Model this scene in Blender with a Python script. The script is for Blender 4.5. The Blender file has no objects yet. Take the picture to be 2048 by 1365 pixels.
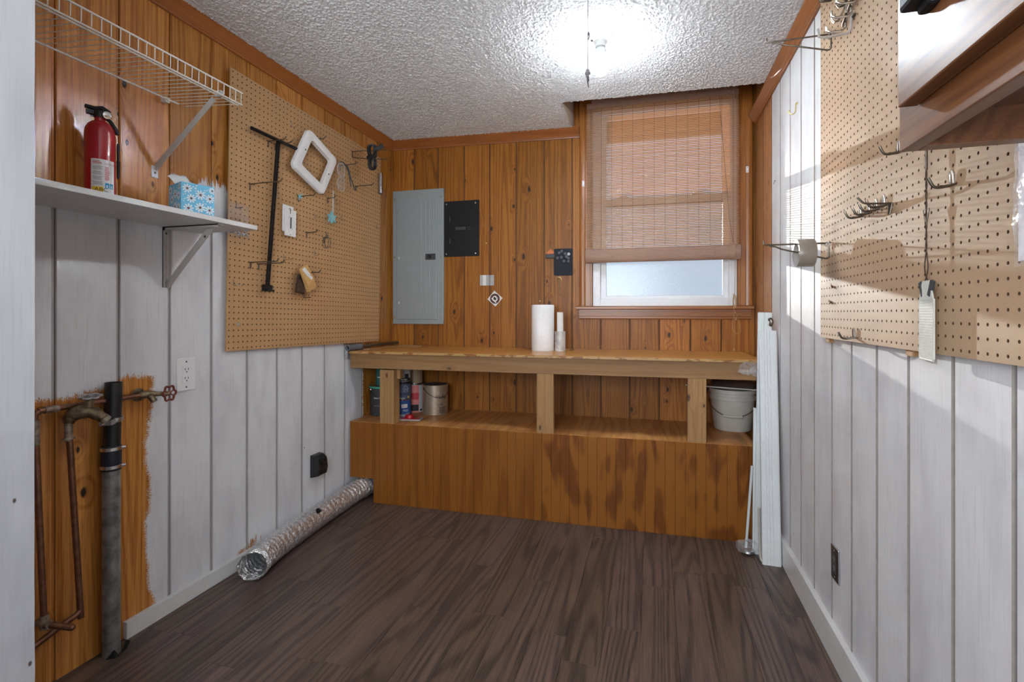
import bpy, math, random
import numpy as np
from mathutils import Vector, Matrix
from math import sin, cos, pi, radians

I = 0.0254                      # everything below is given in inches
C = bpy.context.scene.collection
SC = bpy.context.scene

# ------------------------------------------------------------------ camera, world, sun, added fill light, bulb, exposure
cam = bpy.data.cameras.new('camera')
cam_ob = bpy.data.objects.new('camera', cam); C.objects.link(cam_ob)
cam.sensor_fit = 'HORIZONTAL'; cam.sensor_width = 36.0
cam.lens = 36.0 * 985.0 / 2048.0
cam.shift_y = -56.5 / 2048.0
cam.clip_start = 0.02
cam_ob.location = (68.44*I, -66.47*I, 44.51*I)
cam_ob.rotation_euler = (pi/2, 0, radians(15.8685))
SC.camera = cam_ob

W = bpy.data.worlds.new('sky'); SC.world = W; W.use_nodes = True
bg = W.node_tree.nodes['Background']
bg.inputs[0].default_value = (0.80, 0.89, 1.0, 1); bg.inputs[1].default_value = 1.05

sun = bpy.data.lights.new('sun', 'SUN'); sun.energy = 6.8; sun.angle = radians(0.45); sun.color = (1.0, 0.90, 0.76)
sun_ob = bpy.data.objects.new('sun', sun); C.objects.link(sun_ob)
sun_ob.location = (0, 6, 4)
sun_ob.rotation_euler = Vector((6.34, -28.33, -4.39)).to_track_quat('-Z', 'Y').to_euler()

fill_light = bpy.data.lights.new('fill_area_light', 'AREA'); fill_light.shape = 'RECTANGLE'  # added fill from behind the camera, stands for no actual lamp
fill_light.size = 46*I; fill_light.size_y = 40*I; fill_light.energy = 41; fill_light.color = (0.90, 0.95, 1.0)
fill_ob = bpy.data.objects.new('fill_area_light', fill_light); C.objects.link(fill_ob)
fill_ob.location = (52*I, -94*I, 56*I); fill_ob.rotation_euler = Vector((0.0, 1.0, 0.28)).to_track_quat('-Z', 'Y').to_euler()

SC.view_settings.view_transform = 'Standard'; SC.view_settings.look = 'None'
SC.view_settings.gamma = 1.0; SC.view_settings.use_curve_mapping = False
SC.view_settings.exposure = 0.33
BULB_STRENGTH = 1500.0

# ------------------------------------------------------------------ mesh helpers
class MB:
    def __init__(s): s.v = []; s.f = []; s.mi = []
    def add(s, v, f, T=None, mi=0):
        o = len(s.v)
        if T is not None: v = [tuple(T @ Vector(p)) for p in v]
        s.v += [tuple(p) for p in v]; s.f += [tuple(i + o for i in q) for q in f]; s.mi += [mi]*len(f)
        return s
    def box(s, x0, x1, y0, y1, z0, z1, T=None, mi=0):
        v = [(x0,y0,z0),(x1,y0,z0),(x1,y1,z0),(x0,y1,z0),(x0,y0,z1),(x1,y0,z1),(x1,y1,z1),(x0,y1,z1)]
        return s.add(v, [(3,2,1,0),(4,5,6,7),(0,1,5,4),(1,2,6,5),(2,3,7,6),(3,0,4,7)], T, mi)
    def prism(s, poly, a, b, axis='z', T=None, mi=0):
        # poly: 2-D outline (counter-clockwise), swept along axis from a to b
        n = len(poly)
        m = {'z': lambda p, t: (p[0], p[1], t), 'y': lambda p, t: (p[0], t, p[1]), 'x': lambda p, t: (t, p[0], p[1])}[axis]
        v = [m(p, a) for p in poly] + [m(p, b) for p in poly]
        f = [tuple(range(n-1, -1, -1)), tuple(range(n, 2*n))] + [(i, (i+1) % n, n+(i+1) % n, n+i) for i in range(n)]
        if axis == 'y': f = [tuple(reversed(q)) for q in f]
        return s.add(v, f, T, mi)
    def tube(s, pts, r, n=8, closed=False, caps=True, T=None, mi=0):
        P = [Vector(p) for p in pts]; k = len(P)
        rr = r if isinstance(r, (list, tuple)) else [r]*k
        up = None; v = []; f = []
        for i in range(k):
            if closed: t = (P[(i+1) % k] - P[i-1])
            else: t = P[min(i+1, k-1)] - P[max(i-1, 0)]
            t.normalize()
            if up is None:
                up = Vector((0, 0, 1)) if abs(t.z) < 0.9 else Vector((1, 0, 0))
            up = up - t*up.dot(t)
            if up.length < 1e-6: up = t.orthogonal()
            up.normalize(); sd = t.cross(up)
            for j in range(n):
                a = 2*pi*j/n; v.append(tuple(P[i] + up*(cos(a)*rr[i]) + sd*(sin(a)*rr[i])))
        for i in range(k if closed else k-1):
            i2 = (i+1) % k
            for j in range(n): f.append((i*n+j, i*n+(j+1) % n, i2*n+(j+1) % n, i2*n+j))
        if caps and not closed:
            f.append(tuple(range(n-1, -1, -1))); f.append(tuple((k-1)*n+j for j in range(n)))
        return s.add(v, f, T, mi)
    def lathe(s, prof, n=24, T=None, cap=True, mi=0, a0=0, a1=2*pi):
        # prof: (radius, height) bottom to top, turned about z
        full = abs(a1-a0-2*pi) < 1e-6; m = n if full else n+1
        v = []; f = []
        for r, z in prof:
            for j in range(m):
                a = a0 + (a1-a0)*j/n; v.append((r*cos(a), r*sin(a), z))
        for i in range(len(prof)-1):
            for j in range(n):
                j2 = (j+1) % m; f.append((i*m+j, i*m+j2, (i+1)*m+j2, (i+1)*m+j))
        if cap and full:
            if prof[0][0] > 1e-5: f.append(tuple(range(m-1, -1, -1)))
            if prof[-1][0] > 1e-5: f.append(tuple((len(prof)-1)*m+j for j in range(m)))
        return s.add(v, f, T, mi)
    def sphere(s, c, r, n=10, T=None, mi=0, sc=(1,1,1)):
        v = []; f = []; k = n//2+1
        for i in range(k+1):
            b = -pi/2 + pi*i/k
            for j in range(n):
                a = 2*pi*j/n; v.append((c[0]+r*cos(b)*cos(a)*sc[0], c[1]+r*cos(b)*sin(a)*sc[1], c[2]+r*sin(b)*sc[2]))
        for i in range(k):
            for j in range(n): f.append((i*n+j, i*n+(j+1) % n, (i+1)*n+(j+1) % n, (i+1)*n+j))
        return s.add(v, f, T, mi)
    def obj(s, name, mat, parent=None, loc=(0,0,0), rot=(0,0,0), smooth=False, bevel=0.0, kind=None, ang=35):
        me = bpy.data.meshes.new(name)
        me.from_pydata([(x*I, y*I, z*I) for x, y, z in s.v], [], s.f)
        mats = mat if isinstance(mat, (list, tuple)) else [mat]
        for m in mats: me.materials.append(m)
        if len(mats) > 1: me.polygons.foreach_set('material_index', s.mi)
        me.validate(); me.update()
        if smooth:
            me.polygons.foreach_set('use_smooth', [True]*len(me.polygons)); me.set_sharp_from_angle(angle=radians(ang))
        o = bpy.data.objects.new(name, me); C.objects.link(o)
        o.location = Vector(loc)*I; o.rotation_euler = rot
        if parent is not None: o.parent = parent
        if bevel:
            b = o.modifiers.new('bevel', 'BEVEL'); b.width = bevel*I; b.segments = 2; b.limit_method = 'ANGLE'; b.angle_limit = radians(40)
        if kind: o['kind'] = kind
        return o

def thing(name, label, cat, loc=(0,0,0), rot=(0,0,0), group=None):
    o = bpy.data.objects.new(name, None); C.objects.link(o)
    o.empty_display_size = 0.02
    o.location = Vector(loc)*I; o.rotation_euler = rot
    o['label'] = label; o['category'] = cat
    if group: o['group'] = group
    return o
def tag(o, label, cat, group=None):
    o['label'] = label; o['category'] = cat
    if group: o['group'] = group
    return o
def plabel(o, label): o['label'] = label; return o
def dup(root, loc, label, rot=None, group=None):
    r = root.copy(); C.objects.link(r); r.location = Vector(loc)*I
    if rot is not None: r.rotation_euler = rot
    r['label'] = label
    if group: r['group'] = group
    for ch in list(root.children):
        c = ch.copy(); C.objects.link(c); c.parent = r
        for g in list(ch.children):
            d = g.copy(); C.objects.link(d); d.parent = c
    return r
def Tm(loc=(0,0,0), rx=0, ry=0, rz=0, sc=1.0):
    return Matrix.Translation(Vector(loc)) @ Matrix.Rotation(rz, 4, 'Z') @ Matrix.Rotation(ry, 4, 'Y') @ Matrix.Rotation(rx, 4, 'X') @ Matrix.Scale(sc, 4)
def align(a, b):                       # matrix taking +z from a towards b
    a = Vector(a); d = Vector(b) - a
    return Matrix.Translation(a) @ d.to_track_quat('Z', 'Y').to_matrix().to_4x4()
def smooth_path(pts, k=6):             # Catmull-Rom through the points
    P = [Vector(p) for p in pts]; P = [2*P[0]-P[1]] + P + [2*P[-1]-P[-2]]; out = []
    for i in range(1, len(P)-2):
        for j in range(k):
            t = j/k; a, b, c, d = P[i-1:i+3]
            out.append(0.5*((2*b) + (c-a)*t + (2*a-5*b+4*c-d)*t*t + (3*b-a-3*c+d)*t**3))
    return out + [P[-2]]
_txt = {}
def text_polys(s):
    # flat letters as 2-D verts and faces, cap height about 0.7
    if s not in _txt:
        cu = bpy.data.curves.new('t', 'FONT'); cu.body = s; cu.size = 1.0; cu.resolution_u = 3
        o = bpy.data.objects.new('t', cu); C.objects.link(o)
        dg = bpy.context.evaluated_depsgraph_get(); dg.update()
        me = bpy.data.meshes.new_from_object(o.evaluated_get(dg))
        _txt[s] = ([tuple(v.co) for v in me.vertices], [tuple(p.vertices) for p in me.polygons])
        bpy.data.objects.remove(o); bpy.data.curves.remove(cu); bpy.data.meshes.remove(me)
    return _txt[s]
def flat_text(mb, s, x, z, h, y=0.0, mi=0, squeeze=1.0):   # lettering in the local xz plane facing -y
    v, f = text_polys(s); k = h/0.7
    return mb.add([(x+a*k*squeeze, y, z+b*k) for a, b, c in v], f, None, mi)
def round_text(mb, s, R, a0, z, h, squeeze=1.0, mi=0):     # lettering wrapped on a cylinder of radius R, from angle a0
    v, f = text_polys(s); k = h/0.7
    return mb.add([(R*cos(a0+a*k*squeeze/R), R*sin(a0+a*k*squeeze/R), z+b*k) for a, b, c in v], f, None, mi)
def round_patch(mb, R, a0, a1, z0, z1, n=10, mi=0):
    v = []; 
    for i in range(n+1):
        a = a0+(a1-a0)*i/n; v += [(R*cos(a), R*sin(a), z0), (R*cos(a), R*sin(a), z1)]
    return mb.add(v, [(2*i, 2*i+2, 2*i+3, 2*i+1) for i in range(n)], None, mi)

# the back wall runs a little out of square: its own frame is s along it, d out of it into the room, z up
TH = math.atan(2.2/92.1); BO = Vector((-0.9, 55.4, 0))
def BW(s, d, z): return tuple(BO + Vector((s*cos(TH)+d*sin(TH), s*sin(TH)-d*cos(TH), z)))
BR = (0, 0, TH)
def ceil_z(x): return 91.6 - 0.02*x

# ------------------------------------------------------------------ materials
class NT:
    def __init__(s, name):
        s.m = bpy.data.materials.new(name); s.m.use_nodes = True; s.t = s.m.node_tree
        s.b = s.t.nodes['Principled BSDF']; s.out = s.t.nodes['Material Output']
    def n(s, typ, ins=None, **props):
        nd = s.t.nodes.new(typ)
        for k, v in props.items(): setattr(nd, k, v)
        for k, v in (ins or {}).items(): s.set(nd.inputs[k], v)
        return nd
    def set(s, sock, v):
        if isinstance(v, bpy.types.NodeSocket): s.t.links.new(v, sock)
        elif isinstance(v, (tuple, list)) and sock.type == 'RGBA' and len(v) == 3: sock.default_value = (*v, 1)
        else: sock.default_value = v
    def math(s, op, a, b=0.0, c=0.0):
        return s.n('ShaderNodeMath', {0: a, 1: b, 2: c}, operation=op).outputs[0]
    def vmath(s, op, a, b=(0,0,0)):
        return s.n('ShaderNodeVectorMath', {0: a, 1: b}, operation=op).outputs[0]
    def noise(s, vec, scale, detail=2.0, rough=0.5, dist=0.0, dim='3D'):
        return s.n('ShaderNodeTexNoise', {'Vector': vec, 'Scale': scale, 'Detail': detail, 'Roughness': rough, 'Distortion': dist}, noise_dimensions=dim).outputs[0]
    def ss(s, v, a, b, lo=0.0, hi=1.0):
        return s.n('ShaderNodeMapRange', {0: v, 1: a, 2: b, 3: lo, 4: hi}, interpolation_type='SMOOTHSTEP').outputs[0]
    def mix(s, f, a, b, mode='MIX'):
        nd = s.n('ShaderNodeMix', data_type='RGBA', blend_type=mode)
        s.set(nd.inputs[0], f); s.set(nd.inputs[6], a); s.set(nd.inputs[7], b); return nd.outputs[2]
    def bump(s, h, strength, dist=0.002):
        nd = s.n('ShaderNodeBump', {'Height': h, 'Strength': strength, 'Distance': dist}); s.set(s.b.inputs['Normal'], nd.outputs[0]); return nd
    def P(s, **kw):
        nm = {'col': 'Base Color', 'rough': 'Roughness', 'metal': 'Metallic', 'spec': 'Specular IOR Level', 'coat': 'Coat Weight', 'coatr': 'Coat Roughness',
              'trans': 'Transmission Weight', 'ior': 'IOR', 'alpha': 'Alpha', 'emit': 'Emission Strength', 'emc': 'Emission Color', 'sub': 'Subsurface Weight'}
        for k, v in kw.items(): s.set(s.b.inputs[nm[k]], v)
        return s

def plain(name, col, rough=0.5, metal=0.0, var=0.06, scale=60.0, bump=0.0, **kw):
    t = NT(name)
    co = t.n('ShaderNodeTexCoord').outputs['Object']
    nz = t.noise(co, scale, 3.0)
    k = t.ss(nz, 0.25, 0.75, 1.0-var, 1.0+var)
    c = t.mix(1.0, col, t.n('ShaderNodeCombineXYZ', {0: k, 1: k, 2: k}).outputs[0], 'MULTIPLY')
    t.P(col=c, rough=rough, metal=metal, **kw)
    if bump: t.bump(nz, bump, 0.001)
    return t.m

def wood_nodes(t, light, dark, knot, axis='z', freq=230.0, nscale=4.5, stretch=0.032, knots=1.0, tint=0.20, fine=0.55, kscale=8.0, pos=False, heart=0.35, kdens=0.45, flat=None):
    """grain: contour lines of a stretched noise (cathedral figure), fibre streaks, elongated knots; one random offset per board"""
    oi = t.n('ShaderNodeObjectInfo')
    rnd = oi.outputs['Random']
    src = t.n('ShaderNodeNewGeometry').outputs['Position'] if pos else t.n('ShaderNodeTexCoord').outputs['Object']
    off = t.n('ShaderNodeCombineXYZ', {0: t.math('MULTIPLY', rnd, 37.0), 1: t.math('MULTIPLY', rnd, 91.0), 2: t.math('MULTIPLY', rnd, 53.0)}).outputs[0]
    co = t.vmath('ADD', src, off)
    st = {'x': (stretch,1,1), 'y': (1,stretch,1), 'z': (1,1,stretch)}[axis]
    fs = {'x': (.025,1,1), 'y': (1,.025,1), 'z': (1,1,.025)}[axis]
    ks = {'x': (.5,1,1), 'y': (1,.5,1), 'z': (1,1,.5)}[axis]
    if flat is not None: ks = tuple(0.0 if i == flat else q for i, q in enumerate(ks))
    g = t.noise(t.vmath('MULTIPLY', co, st), nscale, 1.5, 0.45)
    kv = t.vmath('MULTIPLY', co, ks)
    if flat is not None:
        sx = t.n('ShaderNodeSeparateXYZ', {0: kv}); q = [0, 1, 2]; q.remove(flat)
        kv = t.n('ShaderNodeCombineXYZ', {0: sx.outputs[q[0]], 1: sx.outputs[q[1]], 2: 0.0}).outputs[0]
    vz = t.n('ShaderNodeTexVoronoi', {'Vector': kv, 'Scale': kscale}, voronoi_dimensions='3D' if flat is None else '2D')
    wob = t.noise(co, 45.0, 2.0)
    kcol = t.n('ShaderNodeSeparateColor', {0: vz.outputs['Color']})
    d = t.math('ADD', t.math('MULTIPLY', vz.outputs['Distance'], t.math('ADD', 0.85, t.math('MULTIPLY', kcol.outputs[2], 1.6))), t.math('MULTIPLY', t.math('SUBTRACT', wob, 0.5), 0.06))
    gate = t.ss(t.n('ShaderNodeSeparateColor', {0: vz.outputs['Color']}).outputs[0], 1.0-kdens, 1.0-kdens+0.02)
    halo = t.math('MULTIPLY', t.ss(d, 0.0, 0.42, 1.0, 0.0), gate)
    kn = t.math('MULTIPLY', t.math('MULTIPLY', t.ss(d, 0.045, 0.105, 1.0, 0.0), gate), knots)
    g2 = t.math('ADD', g, t.math('MULTIPLY', halo, 0.05*knots))
    ln = t.math('SINE', t.math('MULTIPLY', g2, freq))
    ln = t.ss(ln, -1.1, 0.5, 0.0, 1.0)
    fib = t.noise(t.vmath('MULTIPLY', co, fs), 260.0, 3.0, 0.6)
    brd = t.noise(t.vmath('MULTIPLY', co, fs), 22.0, 2.0, 0.5)
    f = t.math('ADD', t.math('MULTIPLY', ln, 1.0-fine), t.math('MULTIPLY', t.ss(fib, 0.3, 0.7), fine))
    col = t.mix(f, dark, light)
    # broad heartwood bands along the board
    hb = t.math('MULTIPLY', t.ss(brd, 0.52, 0.66), heart)
    col = t.mix(hb, col, t.mix(0.6, dark, col))
    k = t.math('ADD', 1.0-tint, t.math('MULTIPLY', rnd, 2.0*tint))
    col = t.mix(1.0, col, t.n('ShaderNodeCombineXYZ', {0: k, 1: k, 2: t.math('MULTIPLY', k, k)}).outputs[0], 'MULTIPLY')
    col = t.mix(t.math('MULTIPLY', halo, 0.30*knots), col, dark)
    col = t.mix(kn, col, knot)
    return col, t.math('SUBTRACT', f, t.math('MULTIPLY', kn, 0.6))

def wood(name, light, dark, knot, rough=0.4, coat=0.0, bump=0.12, spec=0.5, **kw):
    t = NT(name); col, h = wood_nodes(t, light, dark, knot, **kw)
    t.P(col=col, rough=rough, coat=coat, coatr=0.22, spec=spec); t.bump(h, bump, 0.0006); return t.m

PINE_L, PINE_D, PINE_K = (0.60, 0.265, 0.050), (0.30, 0.100, 0.014), (0.032, 0.012, 0.006)
pine_back = wood('varnished_pine', (0.41,0.158,0.021), (0.19,0.057,0.0065), PINE_K, rough=0.45, coat=0.06, spec=0.3, kdens=0.42, flat=1, tint=0.26, heart=0.6)
pine_right = wood('pale_varnished_pine', (0.50,0.235,0.085), (0.28,0.105,0.03), PINE_K, rough=0.4, coat=0.15, flat=0)
crown_wood = wood('reddish_stained_moulding', (0.36,0.122,0.022), (0.26,0.078,0.013), PINE_K, axis='y', rough=0.36, coat=0.25, knots=0.0, fine=0.6, tint=0.1, bump=0.05)
crown_wood_x = wood('reddish_stained_moulding_cross', (0.33,0.108,0.021), (0.23,0.066,0.013), PINE_K, axis='x', rough=0.36, coat=0.25, knots=0.0, fine=0.6, tint=0.1, bump=0.05)
casing_wood = wood('stained_window_casing', (0.38,0.142,0.021), (0.25,0.078,0.011), PINE_K, rough=0.36, coat=0.25, knots=0.3, fine=0.6, tint=0.1, bump=0.05)
casing_wood_x = wood('stained_window_casing_cross', (0.33,0.120,0.018), (0.22,0.067,0.009), PINE_K, axis='x', rough=0.36, coat=0.2, knots=0.0, fine=0.6, tint=0.1, bump=0.05)
lumber = wood('bare_construction_lumber', (0.41,0.232,0.088), (0.29,0.147,0.050), (0.09,0.04,0.018), axis='z', rough=0.62, flat=1, freq=140, tint=0.06, kdens=0.6)
lumber_x = wood('bare_construction_lumber_long', (0.33,0.182,0.070), (0.24,0.117,0.040), (0.09,0.04,0.018), axis='x', rough=0.6, flat=1, freq=140, tint=0.06, kdens=0.6)
bench_top_wood = wood('varnished_bench_top', (0.56,0.265,0.068), (0.43,0.178,0.038), (0.10,0.04,0.015), axis='x', rough=0.30, coat=0.25, knots=0.1, freq=40, fine=0.5, tint=0.03, bump=0.04)
ply_front = wood('varnished_beadboard_plywood', (0.29,0.106,0.0135), (0.185,0.057,0.007), (0.05,0.02,0.008), axis='z', rough=0.45, spec=0.25, coat=0.05, knots=0.15, freq=26, nscale=7.0, stretch=0.10, fine=0.5, tint=0.03, heart=0.2)
ply_front_b = wood('varnished_beadboard_plywood_figured', (0.30,0.107,0.013), (0.15,0.043,0.0055), (0.05,0.02,0.008), axis='z', rough=0.45, spec=0.25, coat=0.05, knots=0.15, freq=15, nscale=15.0, stretch=0.26, fine=0.15, tint=0.03, heart=0.1)
ply_deck = wood('plywood_deck', (0.62,0.30,0.10), (0.36,0.135,0.038), (0.08,0.03,0.012), axis='y', rough=0.5, spec=0.25, knots=0.1, freq=45, nscale=7.0, stretch=0.1, tint=0.02)
cab_wood = wood('dark_stained_cabinet_wood', (0.17,0.066,0.024), (0.095,0.034,0.013), (0.04,0.012,0.006), axis='y', rough=0.36, coat=0.25, knots=0.1, fine=0.5, tint=0.03, bump=0.05)

def floor_mat():
    t = NT('dark_oak_vinyl_plank')
    col, h = wood_nodes(t, (0.150,0.096,0.073), (0.031,0.025,0.023), (0.02,0.015,0.012), axis='y', freq=120, nscale=5.0, stretch=0.07, knots=0.0, tint=0.08, fine=0.5, heart=0.55)
    t.P(col=col, rough=t.ss(h, 0.0, 1.0, 0.40, 0.32), spec=0.45); t.bump(h, 0.10, 0.0004); return t.m
floor_plank_mat = floor_mat()

def paint_nodes(t, axis='z'):
    """brushed white paint over boards: faint streaks and greyish bleed-through"""
    pos = t.n('ShaderNodeNewGeometry').outputs['Position']
    rnd = t.n('ShaderNodeObjectInfo').outputs['Random']
    v = t.vmath('ADD', pos, t.n('ShaderNodeCombineXYZ', {0: t.math('MULTIPLY', rnd, 11.0), 1: 0.0, 2: t.math('MULTIPLY', rnd, 7.0)}).outputs[0])
    st = t.noise(t.vmath('MULTIPLY', v, (1,1,.04)), 190.0, 3.0, 0.6)
    bl = t.noise(t.vmath('MULTIPLY', v, (1,1,.35)), 7.0, 3.0, 0.55)
    hatch = t.noise(t.vmath('MULTIPLY', v, (1,.06,1)), 420.0, 1.0, 0.5)
    c = t.mix(t.ss(bl, 0.40, 0.78), (0.775,0.785,0.805), (0.62,0.622,0.66))
    c = t.mix(t.math('MULTIPLY', t.ss(st, 0.48, 0.72), 0.30), c, (0.55,0.53,0.53))
    dn = t.n('ShaderNodeTexVoronoi', {'Vector': t.vmath('MULTIPLY', v, (1,1,.6)), 'Scale': 9.0})
    ding = t.math('MULTIPLY', t.ss(dn.outputs['Distance'], 0.018, 0.034, 1.0, 0.0), t.ss(t.n('ShaderNodeSeparateColor', {0: dn.outputs['Color']}).outputs[1], 0.45, 0.5))
    c = t.mix(ding, c, (0.13,0.10,0.09))
    h = t.math('ADD', t.math('MULTIPLY', st, 0.6), t.math('MULTIPLY', hatch, 0.4))
    return c, t.math('SUBTRACT', h, t.math('MULTIPLY', ding, 2.0))
def painted():
    t = NT('white_painted_boards'); c, h = paint_nodes(t); t.P(col=c, rough=0.45); t.bump(h, 0.16, 0.0006); return t.m
white_boards = painted()
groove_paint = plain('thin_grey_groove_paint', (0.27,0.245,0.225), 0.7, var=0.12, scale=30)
groove_pine = plain('dark_groove_pine', (0.16,0.06,0.014), 0.5, var=0.2)  # darker brown for the recessed faces between pine boards

def left_wall_mat(name='half_painted_pine_boards', thin=False):
    """pine boards with a painted lower field whose brushed edge stops short of the plumbing"""
    t = NT(name)
    wc, wh = wood_nodes(t, PINE_L, PINE_D, PINE_K, kdens=0.42, flat=0)
    pc, ph = paint_nodes(t)
    if thin: pc = t.mix(0.75, pc, (0.36,0.33,0.31))  # groove faces: paint mixed darker, towards grey-brown
    pos = t.n('ShaderNodeNewGeometry').outputs['Position']
    sp = t.n('ShaderNodeSeparateXYZ', {0: pos}); y = t.math('DIVIDE', sp.outputs[1], I); z = t.math('DIVIDE', sp.outputs[2], I)
    vstreak = t.math('SUBTRACT', t.noise(t.vmath('MULTIPLY', pos, (1,1,.05)), 120.0, 3.0, 0.7), 0.5)
    hstreak = t.math('SUBTRACT', t.noise(t.vmath('MULTIPLY', pos, (1,.06,1)), 150.0, 3.0, 0.7), 0.5)
    slow = t.math('SUBTRACT', t.noise(pos, 9.0, 2.0), 0.5)
    gt = lambda a, b: t.math('GREATER_THAN', a, b)
    # how high the paint reaches
    lvl = t.math('ADD', 57.6, t.math('ADD', t.math('MULTIPLY', gt(y, -4.9), 8.0), t.math('MULTIPLY', gt(y, 33.4), -29.0)))
    lvl = t.math('ADD', lvl, t.math('MULTIPLY', vstreak, t.math('MULTIPLY', gt(y, -4.9), 7.0)))
    painted_low = gt(lvl, z)
    edge_r = gt(t.math('ADD', 41.6, t.math('MULTIPLY', t.math('ADD', slow, hstreak), 1.2)), y)
    fine_h = t.noise(t.vmath('MULTIPLY', pos, (1,.22,1)), 620.0, 3.0, 0.65); fine_v = t.noise(t.vmath('MULTIPLY', pos, (1,1,.22)), 620.0, 3.0, 0.65)
    # bare patch behind the pipes
    pr = t.math('ADD', t.math('ADD', -13.4, t.math('MULTIPLY', slow, 3.0)), t.math('ADD', t.math('MULTIPLY', hstreak, 0.7), t.ss(z, 24.0, 36.0, 0.0, 1.0)))
    pr = t.math('ADD', pr, t.ss(z, 9.0, 1.0, 0.0, 1.2))
    pt = t.math('ADD', t.math('ADD', 33.9, t.ss(y, -22.0, -16.0, 0.0, 1.3)), t.math('ADD', t.math('MULTIPLY', slow, 1.6), t.math('MULTIPLY', vstreak, 1.5)))
    inside = t.math('MULTIPLY', gt(t.ss(t.math('SUBTRACT', pr, y), -1.1, 0.25), t.ss(fine_h, 0.34, 0.66, 0.25, 0.98)), gt(t.ss(t.math('SUBTRACT', pt, z), -0.9, 0.25), t.ss(fine_v, 0.34, 0.66, 0.25, 0.98)))
    patch = inside
    chips = t.math('MULTIPLY', gt(t.math('ADD', t.math('ADD', 2.4, t.math('MULTIPLY', slow, 5.0)), t.math('MULTIPLY', vstreak, 5.0)), z), gt(t.math('ADD', slow, t.math('MULTIPLY', t.math('SUBTRACT', fine_v, 0.5), 0.9)), 0.13))
    bare = t.math('MAXIMUM', patch, chips)
    pm = t.math('MULTIPLY', t.math('MULTIPLY', painted_low, edge_r), t.math('SUBTRACT', 1.0, bare))
    t.P(col=t.mix(pm, wc, pc), rough=t.math('ADD', 0.27, t.math('MULTIPLY', pm, 0.2)), coat=t.math('MULTIPLY', t.math('SUBTRACT', 1.0, pm), 0.3), coatr=0.25)
    t.bump(t.mix(pm, wh, ph), 0.3, 0.0006)
    return t.m
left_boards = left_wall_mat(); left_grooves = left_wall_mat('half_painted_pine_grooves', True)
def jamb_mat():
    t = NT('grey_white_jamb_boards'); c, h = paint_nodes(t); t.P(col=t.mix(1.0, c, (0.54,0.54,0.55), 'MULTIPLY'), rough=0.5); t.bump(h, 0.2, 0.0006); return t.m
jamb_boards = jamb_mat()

white_paint = plain('white_gloss_paint', (0.74,0.74,0.73), 0.35, var=0.03, scale=25)
white_plastic = plain('white_plastic', (0.88,0.88,0.88), 0.3, var=0.01)
white_vinyl = plain('white_vinyl', (0.80,0.82,0.84), 0.35, var=0.02)
plaster = plain('bare_plaster', (0.62,0.55,0.47), 0.9, var=0.12, scale=40)
black_plastic = plain('black_plastic', (0.012,0.012,0.013), 0.35)
black_metal = plain('black_coated_metal', (0.009,0.009,0.010), 0.5, var=0.2, spec=0.3)
dark_steel = plain('dark_steel', (0.16,0.135,0.11), 0.34, 0.9, var=0.25, scale=90)
bright_steel = plain('bright_steel', (0.72,0.70,0.66), 0.22, 1.0, var=0.08)
zinc = plain('zinc_plated_steel', (0.55,0.57,0.58), 0.33, 1.0, var=0.15)
galv = plain('galvanised_pipe', (0.27,0.27,0.26), 0.55, 0.55, var=0.4, scale=30, bump=0.2)
abs_black = plain('black_abs_pipe', (0.010,0.010,0.012), 0.38, var=0.2)
rubber = plain('navy_rubber', (0.012,0.014,0.024), 0.5, var=0.2)
copper = plain('tarnished_copper', (0.26,0.125,0.075), 0.42, 0.85, var=0.22, scale=45, bump=0.1)
solder = plain('solder_stained_copper', (0.34,0.28,0.22), 0.55, 0.6, var=0.4, scale=80)
brass = plain('weathered_brass', (0.20,0.155,0.095), 0.45, 0.85, var=0.4, scale=70, bump=0.15)
bright_brass = plain('bright_brass', (0.75,0.62,0.28), 0.3, 1.0)
red_paint = plain('red_enamel', (0.42,0.006,0.014), 0.28, var=0.08, coat=0.4)
dull_red = plain('dull_red_cast_iron', (0.16,0.03,0.022), 0.5, var=0.3)
grey_panel = plain('grey_enamel', (0.285,0.325,0.330), 0.42, var=0.03, scale=200)
dark_grey = plain('dark_grey_plastic', (0.045,0.05,0.055), 0.4)
light_grey = plain('light_grey_card', (0.44,0.44,0.45), 0.5)
mid_grey = plain('mid_grey_card', (0.30,0.29,0.29), 0.5)
paper_white = plain('white_paper', (0.80,0.80,0.79), 0.8, var=0.02)
ink = plain('black_ink', (0.02,0.02,0.02), 0.7)
ink_grey = plain('grey_ink', (0.24,0.24,0.25), 0.7)
ink_red = plain('red_ink', (0.50,0.05,0.06), 0.7)
ink_blue = plain('blue_ink', (0.03,0.30,0.55), 0.7)
yellow = plain('yellow_label', (0.78,0.55,0.03), 0.6)
orange = plain('orange_plastic', (0.62,0.15,0.03), 0.5)
felt = plain('charcoal_felt', (0.018,0.021,0.028), 0.9, var=0.2, scale=300)
slate = plain('slate_magnet', (0.055,0.06,0.08), 0.5)
manila = plain('manila_paper', (0.62,0.36,0.13), 0.7, var=0.06)
brown_clear = plain('dark_brown_pouch', (0.055,0.034,0.026), 0.25, var=0.4)
star_blue = plain('pale_turquoise_wood', (0.25,0.55,0.60), 0.6)
ribbon_mat = plain('pale_grey_ribbon', (0.62,0.58,0.55), 0.6)
wire_white = plain('white_coated_wire', (0.74,0.71,0.64), 0.35)
bracket_grey = plain('painted_steel_bracket', (0.46,0.43,0.39), 0.4, var=0.05)
pvc_grey = plain('grey_foam_grip', (0.13,0.145,0.17), 0.55)
bulb_base = plain('lamp_base_white', (0.70,0.73,0.74), 0.4)
porcelain = plain('white_porcelain', (0.80,0.80,0.78), 0.25)
cord_grey = plain('grey_cord', (0.10,0.10,0.11), 0.7)
bead_glass = plain('smoky_bead', (0.25,0.25,0.26), 0.2)
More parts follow.
